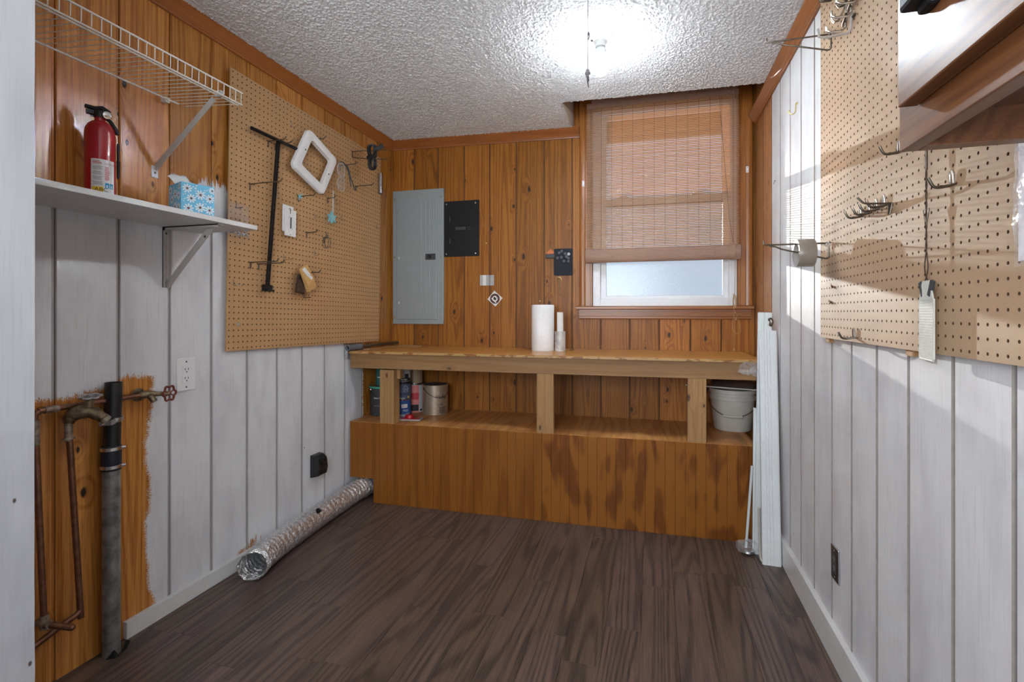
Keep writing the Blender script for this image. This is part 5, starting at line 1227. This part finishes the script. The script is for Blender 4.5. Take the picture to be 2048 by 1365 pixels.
# bucket with loose lid and a white strip
t = thing('plastic_bucket', 'milky white plastic bucket with wire handle under the right end of the bench', 'bucket', (85.7, 52.6, DZ))
MB().lathe([(3.75, 0), (3.9, 0.15), (4.55, 6.6), (4.75, 6.7), (4.75, 7.5), (4.62, 7.55), (4.62, 8.1), (4.88, 8.2), (4.88, 9.0), (4.6, 9.0), (4.5, 8.2), (4.35, 6.0), (3.6, 0.3), (0, 0.3)], 44).obj('pail', bucket_white, t, smooth=True, ang=40)
ba = va(85.7, 52.6)
MB().tube([(5.0*cos(ba+a), 5.0*sin(ba+a)-.2*cos(a), 6.6-3.1*cos(a*1.07)) for a in [-1.45+2.9*j/20 for j in range(21)]], 0.075, 6).obj('bail', dark_steel, t, smooth=True)
MB().tube([(5.05*cos(ba+a), 5.05*sin(ba+a)-.2, 3.55+.22*a*a) for a in (-.38, -.2, 0, .2, .38)], 0.24, 8).obj('hand_grip', bucket_white, t, smooth=True)
t = thing('bucket_lid', 'dusty round lid resting tilted on the milky white bucket', 'lid', (86.0, 54.3, DZ+9.75), (radians(8), 0, 0))
MB().lathe([(0, 0.35), (4.2, 0.3), (4.5, 0.15), (4.6, -0.3), (4.45, -0.3), (4.3, 0), (0, 0.05)], 36).obj('lid_disc', dusty_grey, t, smooth=True)
t = thing('white_strip', 'thin white flat strip lying across the milky white bucket', 'strip', (75.5, 47.6, DZ+10.05), (0, radians(2.5), radians(2)))
MB().box(0, 15.4, -0.6, 0.6, -0.12, 0.12).obj('strip', dusty_grey, t); MB().box(-.02, 0.02, -0.6, 0.6, -0.13, 0.13).box(0, 15.4, -.62, -.6, -.13, .13).obj('strip_edge', bucket_white, t)

# trim lengths, strip and rod leaning in the right corner
def lean(name, label, bot, top, prof, mat, part='moulding', extra=None):
    a, b = Vector(bot), Vector(top); zz = (b-a).normalized(); xx = Vector((1, 0, 0)); yy = zz.cross(xx).normalized(); xx = yy.cross(zz)
    T = Matrix((xx, yy, zz)).transposed().to_4x4()
    t = thing(name, label, 'trim board', bot, T.to_euler())
    MB().prism(prof, 0, (b-a).length, 'z').obj(part, mat, t, smooth=True, ang=20); return t, (b-a).length
flute = [(0, 0.62), (0, 0.1), (0.15, 0)]
for g in (0.95, 1.42, 1.9): flute += [(g-0.12, 0), (g-.05, 0.08), (g+.05, 0.08), (g+0.12, 0)]
flute += [(2.85, 0), (3.05, 0.12), (3.05, 0.62)]
t, L_ = lean('fluted_trim', 'long fluted white trim board leaning in front of the others in the right corner', (87.2, 29.2, 0.03), (87.95, 36.0, 41.2), flute, trim_white)
MB().box(0.0, 3.05, 0.1, 0.62, L_, L_+0.02).obj('end_grain', light_grey, t)
t, L_ = lean('flat_trim', 'tallest flat white trim board leaning behind the fluted one', (86.6, 33.0, 0.03), (87.85, 36.4, 44.6), [(0, .55), (0, .05), (.05, 0), (1.0, 0), (1.1, .12), (1.2, 0), (2.35, 0), (2.4, .05), (2.4, .55)], trim_white)
MB().box(0.0, 2.4, 0.05, 0.55, L_, L_+0.02).obj('end_grain', light_grey, t)
t, L_ = lean('narrow_trim', 'shorter narrow white trim strip at the left of the leaning boards', (86.35, 33.5, 0.03), (86.9, 35.6, 26.5), [(0, .5), (0, 0), (.45, 0), (.5, .1), (.55, 0), (1.0, 0), (1.0, .5)], trim_white)
MB().box(0.0, 1.0, 0.0, 0.5, L_, L_+0.02).obj('end_grain', light_grey, t)
t = thing('metal_rail', 'thin hooked metal rail wedged behind the fluted trim board', 'rail', (88.0, 30.0, 0.05))
MB().tube(smooth_path([(1.5, 6.8, 42.9), (1.95, 6.3, 43.2), (2.1, 6.2, 42.6), (1.9, 6.4, 42.0)], 5), [0.36]*16, 8).obj('hooked_head', dark_steel, t, smooth=True)
MB().box(1.4, 1.95, 6.45, 6.6, 36.0, 42.4).box(1.4, 1.52, 6.2, 6.6, 36.0, 42.4).obj('bar', zinc, t)
MB().tube(smooth_path([(-0.9, 1.8, 9.0), (-0.95, 0.6, 2.0), (-0.85, -0.2, 0.5), (-0.2, -0.5, 0.2), (0.25, -0.4, 0.35)], 6), 0.2, 8).obj('curled_foot', bracket_grey, t, smooth=True)
t = thing('white_rod', 'thin white rod in the right corner with a plastic-wrapped foot', 'rod', (85.2, 33.2, 0.35))
MB().tube([(0, 0, 0.6), (1.25, 1.3, 15.5)], 0.24, 10).obj('rod', trim_white, t, smooth=True)
def crumple(name, parent, mat, c, r, sc, seed, n=12):
    rg = random.Random(seed); m = MB(); m.sphere((0, 0, 0), 1.0, n, sc=(1, 1, 1))
    m.v = [tuple((Vector(p)*(1+rg.uniform(-.32, .32)))) for p in m.v]; m.v = [(c[0]+p[0]*r*sc[0], c[1]+p[1]*r*sc[1], c[2]+p[2]*r*sc[2]) for p in m.v]
    return m.obj(name, mat, parent, smooth=True, ang=18)
crumple('plastic_wrap', t, clear_wrap, (0.2, -0.2, 0.95), 1.0, (1.9, 1.2, 1.15), 3)
MB().lathe([(1.1, -0.2), (1.3, 0), (1.2, .35), (0.4, .5)], 16, Tm((0.3, 0, 0))).obj('foot', zinc, t, smooth=True)
t = thing('wrap_scrap', 'crumpled clear plastic wrap caught at the right end of the bench apron', 'plastic wrap', (86.1, 36.1, 33.9))
crumple('film', t, clear_wrap, (0, 0, 0), 1.0, (1.9, 0.7, 1.05), 5); crumple('film_fold', t, clear_wrap, (1.0, -0.3, -0.5), 0.8, (1.0, 0.6, 1.1), 6, 9)
# ================================================================== THINGS ON THE RIGHT
def rhook(label, y, z, group='hooks on the right pegboard', name='pegboard_hook'):   # local +x comes out of the right board
    return thing(name, label, 'hook', (90.4, y, z), (0, 0, pi), group)
def long_double(label, y, z, L=7.6, drop=1.95):
    t = rhook(label, y, z); m = MB()
    m.tube([(-0.1, 0, 0.1), (0.1, 0, 0.05), (0.25, 0, 0.0), (L-0.25, 0, 0.0), (L-0.05, 0, 0.1), (L, 0, 0.6)], 0.105, 8).obj('upper_arm', dark_steel, t, smooth=True)
    MB().tube([(0.2, 0, -0.1), (0.2, 0, -drop+.2), (0.35, 0, -drop), (0.6, 0, -drop-.02), (L-2.2, 0, -0.62), (L-1.4, 0, -0.25), (L-0.7, 0, -0.12)], 0.105, 8).obj('lower_arm', dark_steel, t, smooth=True)
    MB().tube([(0.3, -0.5, -.35), (0.7, -0.35, -.05), (0.3, 0.5, -0.05), (0.2, .5, -.4)], 0.08, 7).obj('cross_pin', bracket_grey, t, smooth=True)
    return t
long_double('long empty double-wire hook below the ceiling moulding on the right pegboard', 4.4, 79.75)
long_double('long double-wire hook carrying the roll of tape', 5.25, 53.45, 7.8)
# tape roll
t = thing('tape_roll', 'roll of tan packing tape hanging on a long hook of the right pegboard', 'tape', (87.45, 5.25, 52.25), (0, pi/2, 0))
MB().lathe([(1.32, -1.0), (1.75, -1.0), (1.78, -.95), (1.78, .95), (1.75, 1.0), (1.32, 1.0)], 36, cap=False).obj('tape', tape_tan, t, smooth=True)
MB().lathe([(1.32, -1.0), (1.32, 1.0), (1.22, 1.0), (1.22, -1.0), (1.32, -1.0)], 32, cap=False).obj('core', card_inner, t, smooth=True)
m = MB(); round_text(m, 'TAPE', -1.21, 0.4, -.3, .5); 
for i in range(5): round_patch(m, 1.215, 2.2+i*.3, 2.35+i*.3, -.6, .5, 3)
m.obj('core_print', ink, t)

# short curved hooks
def curved_hook(label, y, z, L=1.7):
    t = rhook(label, y, z)
    MB().tube([(-0.05, -0.22, 0.0), (0.16, -0.22, 0.1), (0.2, -0.2, 0.75), (0.2, -0.08, 1.0), (0.2, 0.08, 1.0), (0.2, 0.2, 0.75), (0.16, 0.22, 0.1), (-0.05, 0.22, 0)], 0.09, 7).obj('loop', bright_steel, t, smooth=True)
    for q in (-0.13, 0.13):
        MB().tube([(-0.05, q*2, 0.05), (0.2, q*1.8, -0.05), (0.7, q*0.9, -0.12), (1.0, q*0.4, -0.1)], 0.10, 7).obj('collar_wire', dark_steel, t, smooth=True)
    MB().tube(smooth_path([(0.5, 0, -0.1), (1.0, 0, -0.16), (1.35, 0, -0.05), (L-.1, 0.05, 0.35), (L, 0.05, 0.6)], 4), 0.115, 8).obj('arm', dark_steel, t, smooth=True)
    return t
c0 = curved_hook('curved wire hook at the far left of the row of hooks mid-board', -4.7, 55.0)
for lb, y, z in (('curved wire hook second from the left in the row of hooks mid-board', -6.85, 54.95), ('curved wire hook third from the left in the row of hooks mid-board', -8.6, 54.95),
                 ('curved wire hook fourth from the left in the row of hooks mid-board', -10.3, 55.0), ('lone curved wire hook right of the fly swatter wire', -21.6, 54.2),
                 ('lone curved wire hook at the bottom edge of the right pegboard', -2.8, 41.75), ('curved wire hook peeping out left of the dark cabinet corner', -13.3, 59.3),
                 ('curved wire hook cut by the top of the picture left of the hook cluster', 4.5, 84.2)):
    dup(c0, (90.4, y, z), lb)
t = rhook('longer straight hook at the right end of the row of hooks mid-board', -11.6, 54.9)
MB().tube([(-0.1, 0, 0), (0.2, 0, 0.02), (2.1, 0, 0.1), (2.4, 0, 0.2), (2.9, 0, 0.75)], 0.10, 8).obj('arm', dark_steel, t, smooth=True)
MB().tube([(0.15, -0.3, 0.0), (0.25, -0.1, -1.0), (0.25, 0.1, -1.0), (0.15, 0.3, 0.0)], 0.09, 7).obj('stem', dark_steel, t, smooth=True)
# cluster of big hooks at the top of the board, run out of the picture
for i, (y, z) in enumerate(((-1.0, 77.6), (-2.6, 78.4), (-4.2, 79.0), (-5.8, 79.3))):
    t = rhook(('leftmost and lowest of four', 'second from the left of four', 'third from the left of four', 'rightmost and highest of four')[i] + ' bunched steel double hooks, top of the right pegboard', y, z, 'bunched hooks at the top of the right pegboard')
    MB().tube([(-0.05, 0, 3.4), (0.25, 0, 3.2), (0.3, 0, 1.0), (0.35, 0, 0.0), (0.7, 0, -0.35), (1.9, 0, -0.35), (2.3, 0, -0.1), (2.35, 0, 0.4)], 0.14, 8).obj('main_wire', bright_steel, t, smooth=True)
    MB().tube([(-0.05, -1.0, 3.2), (0.3, -0.8, 2.6), (1.1, 0, 0.9), (1.7, 0.4, 0.6), (2.0, 0.4, 1.1)], 0.13, 8).obj('side_wire', dark_steel if i % 2 else bright_steel, t, smooth=True)
    MB().tube([(0.2, -1.4, 0.9), (0.5, -0.4, 0.7), (0.6, 0.7, 0.9), (0.7, 1.1, 1.0)], 0.14, 8).obj('cross_wire', dark_steel, t, smooth=True)
t = rhook('lowest big steel hook, J-shaped, below the bunch of hooks at the top', -2.4, 76.2)
MB().tube([(-0.05, 0, 2.4), (0.25, 0, 2.2), (0.35, 0, 0.4), (0.6, 0, 0.0), (3.0, 0, -0.15), (3.5, 0, 0.05), (3.6, 0, 0.95)], 0.14, 8).obj('wire', bracket_grey, t, smooth=True)
MB().tube([(0.0, -0.6, 1.8), (0.25, 0, 1.7), (0.0, 0.6, 1.8)], 0.12, 7).obj('cross_pin', dark_steel, t, smooth=True)

# brass cup hook on the white boards
t = thing('cup_hook', 'small brass cup hook screwed into the white right wall', 'hook', (91.2, 23.2, 77.8), (0, 0, pi))
MB().tube(smooth_path([(-0.1, 0, 0.75), (0.25, 0, 0.8), (0.3, 0, 0.2), (0.35, 0, -0.6), (0.8, 0, -0.95), (1.25, 0, -0.6), (1.25, 0, -0.2)], 4), 0.09, 8).obj('hook_wire', bright_brass, t, smooth=True)
MB().lathe([(0.26, 0), (0.2, 0.1)], 12, Tm((0, 0, 0.78), ry=pi/2)).obj('cup', bright_brass, t, smooth=True)
t = thing('wall_nail', 'thin nail stuck in the left edge of the white right wall', 'nail', (91.2, 39.6, 69.6))
MB().tube([(0.1, 0.8, 0), (-0.25, -2.2, 0.05)], 0.05, 6).obj('shank', dark_steel, t); MB().lathe([(0.11, 0), (0.11, .04)], 8, Tm((-0.25, -2.2, .05), rx=pi/2)).obj('head', dark_steel, t)

# fly swatter
t = thing('fly_swatter', 'cream plastic fly swatter with twisted wire handle on the right pegboard', 'fly swatter', (89.85, -18.9, 43.7))
m = MB(); a0 = Vector((0.21, 1.55, 0)); a1 = Vector((-0.22, -1.55, 0)); nx, nz = 13, 22
def sw(u, z, dx=0.0): p = a0.lerp(a1, u); return (p.x+dx, p.y, z)
for i in range(nx+1):
    u = i/nx; w = 0.012
    m.add([sw(max(0, u-w), -2.9), sw(min(1, u+w), -2.9), sw(min(1, u+w), 1.9), sw(max(0, u-w), 1.9), sw(max(0, u-w), -2.9, -.05), sw(min(1, u+w), -2.9, -.05), sw(min(1, u+w), 1.9, -.05), sw(max(0, u-w), 1.9, -.05)], [(0, 1, 2, 3), (7, 6, 5, 4), (0, 3, 7, 4), (1, 5, 6, 2)])
for j in range(nz+1):
    z = -2.9+4.8*j/nz; w = 0.06
    m.add([sw(0, z-w, -.01), sw(1, z-w, -.01), sw(1, z+w, -.01), sw(0, z+w, -.01), sw(0, z-w, -.05), sw(1, z-w, -.05), sw(1, z+w, -.05), sw(0, z+w, -.05)], [(0, 1, 2, 3), (7, 6, 5, 4), (0, 4, 5, 1), (3, 2, 6, 7)])
o = m.obj('mesh_blade', swatter_plastic, t); o['kind'] = 'stuff'
MB().add([sw(0, 1.85, .03), sw(1, 1.85, .03), sw(0.72, 3.4, .06), sw(0.28, 3.4, .06), sw(0, 1.85, -.08), sw(1, 1.85, -.08), sw(0.72, 3.4, -.1), sw(0.28, 3.4, -.1)], [(0, 1, 2, 3), (7, 6, 5, 4), (0, 3, 7, 4), (1, 5, 6, 2), (2, 6, 7, 3), (0, 4, 5, 1)]).obj('throat', swatter_plastic, t)
MB().tube([sw(0, 1.9), sw(0, -2.8), sw(.05, -3.0), sw(.95, -3.0), sw(1, -2.8), sw(1, 1.9)], 0.08, 6).obj('rim', swatter_plastic, t)
for u in (0.18, 0.82): MB().box(-0.12, 0.12, -0.22, 0.22, -0.65, 0.65, Tm(sw(u, 2.75), rx=(.38 if u > .5 else -.38))).obj('clamp', dark_grey, t, bevel=0.05)
tw = []; tw2 = []
for i in range(40):
    z = 3.2+i*0.235; am = 0.22*max(0, 1-(i-2)/9)+0.055; ph = i*0.9 if i > 9 else i*0.33
    tw.append((am*sin(ph)*.5, am*cos(ph)+0.05, z)); tw2.append((-am*sin(ph)*.5, -am*cos(ph)+.05, z))
MB().tube(tw, 0.05, 6).obj('handle_wire', dark_steel, t, smooth=True); MB().tube(tw2, 0.05, 6).obj('handle_wire', dark_steel, t, smooth=True)
MB().tube([(0, 0.05, 12.4), (0, 0.05, 17.5), (0.1, 0.0, 19.5)], 0.10, 7).obj('handle_shaft', dark_steel, t, smooth=True)
MB().tube([(0, -0.35, 9.2), (0, 0.55, 9.2), (0, 0.12, 7.6), (0, -0.35, 9.2)], 0.05, 6).obj('wire_triangle', dark_steel, t)
t = rhook('hook behind the dark cabinet holding the fly swatter handle', -18.6, 61.6)
MB().tube([(-0.1, 0, 0.3), (0.2, 0, 0.3), (0.9, 0, 0.25), (1.0, 0, 0.7)], 0.1, 7).obj('arm', dark_steel, t, smooth=True)
MB().tube([(0.12, 0, 0.3), (0.12, 0, -0.8)], 0.1, 7).obj('stem', dark_steel, t, smooth=True)

# papers in a clear sleeve
t = thing('document_sleeve', 'white papers in a shiny clear sleeve hung at the right edge below the cabinet', 'document sleeve', (89.75, -29.4, 54.9), (0, 0, radians(-14)))
MB().box(-0.05, 0.05, -8.2, -0.25, -7.3, 0.0).obj('papers', plain('pale_lilac_paper', (0.74,0.73,0.80), 0.6), t)
m = MB(); m.add(*sheet(8.7, 7.9, 16, 12, lambda y, z: (-0.16+0.05*sin(y*2.1+z)+0.04*sin(z*3-y), y-4.25, z+.25))); m.obj('sleeve_front', sleeve, t, smooth=True, ang=80)

# dark outlet low on the right wall
t = outlet_plate('wall_outlet', 'dark brown outlet with a chrome plate low on the right wall', 'outlet', (91.15, 5.6, 12.3), (radians(2), 0, pi), plain('chrome_plate', (0.55,0.55,0.58), 0.25, 1.0), dark_grey, bracket_grey)
t.scale = (0.9, 0.86, 0.86)
MB().box(0.2, 0.24, -1.3, 1.3, -2.3, 2.3).obj('dark_insert', plain('dark_brown_plate', (0.02,0.012,0.010), 0.3), t)

# wall cabinet in the near upper right corner
t = thing('wall_cabinet', 'dark stained wooden wall cabinet cut off at the upper right', 'cabinet', (80.0, -38.3, 52.3))
m = MB(); Yn = -40.0; H = 34.5
MB().box(0.75, 11.2, -0.75, 0.0, 0.0, H).obj('side_panel', cab_wood, t, bevel=0.03)
MB().box(0.75, 11.2, Yn, Yn+0.75, 0.0, H).obj('side_panel', cab_wood, t)
MB().box(0.75, 11.2, Yn+0.75, -0.75, 1.55, 2.1).obj('bottom_panel', cab_wood, t)
MB().box(0.75, 11.2, Yn+0.75, -0.75, H-.7, H).obj('top_panel', cab_wood, t)
MB().box(10.6, 11.2, Yn+0.75, -0.75, 2.1, H-.7).obj('back_panel', cab_wood, t)
MB().box(0, 0.75, Yn, 0, 0.0, 2.6).obj('bottom_rail', cab_wood, t, bevel=0.05)
MB().box(0, 0.75, Yn, 0, H-2, H).obj('top_rail', cab_wood, t)
MB().box(0, 0.75, -1.8, 0, 2.6, H-2).obj('stile', cab_wood, t); MB().box(0, 0.75, Yn, Yn+1.8, 2.6, H-2).obj('stile', cab_wood, t); MB().box(0, 0.75, -21.0, -19.4, 2.6, H-2).obj('stile', cab_wood, t)
for y0, y1 in ((-19.9, -1.75), (-39.8, -20.3)):
    o = MB().box(-0.78, -0.02, y0, y1, 1.55, H-1).obj('door', cab_wood, t, bevel=0.06)
    yy = y1-3.0 if y1 > -3 else y0+1.6
    MB().box(-1.7, -0.75, yy-0.9, yy+0.75, 4.6, 8.8).box(-1.2, -0.7, yy-0.6, yy+0.5, 4.3, 9.1).obj('pull', black_metal, o, bevel=0.18)
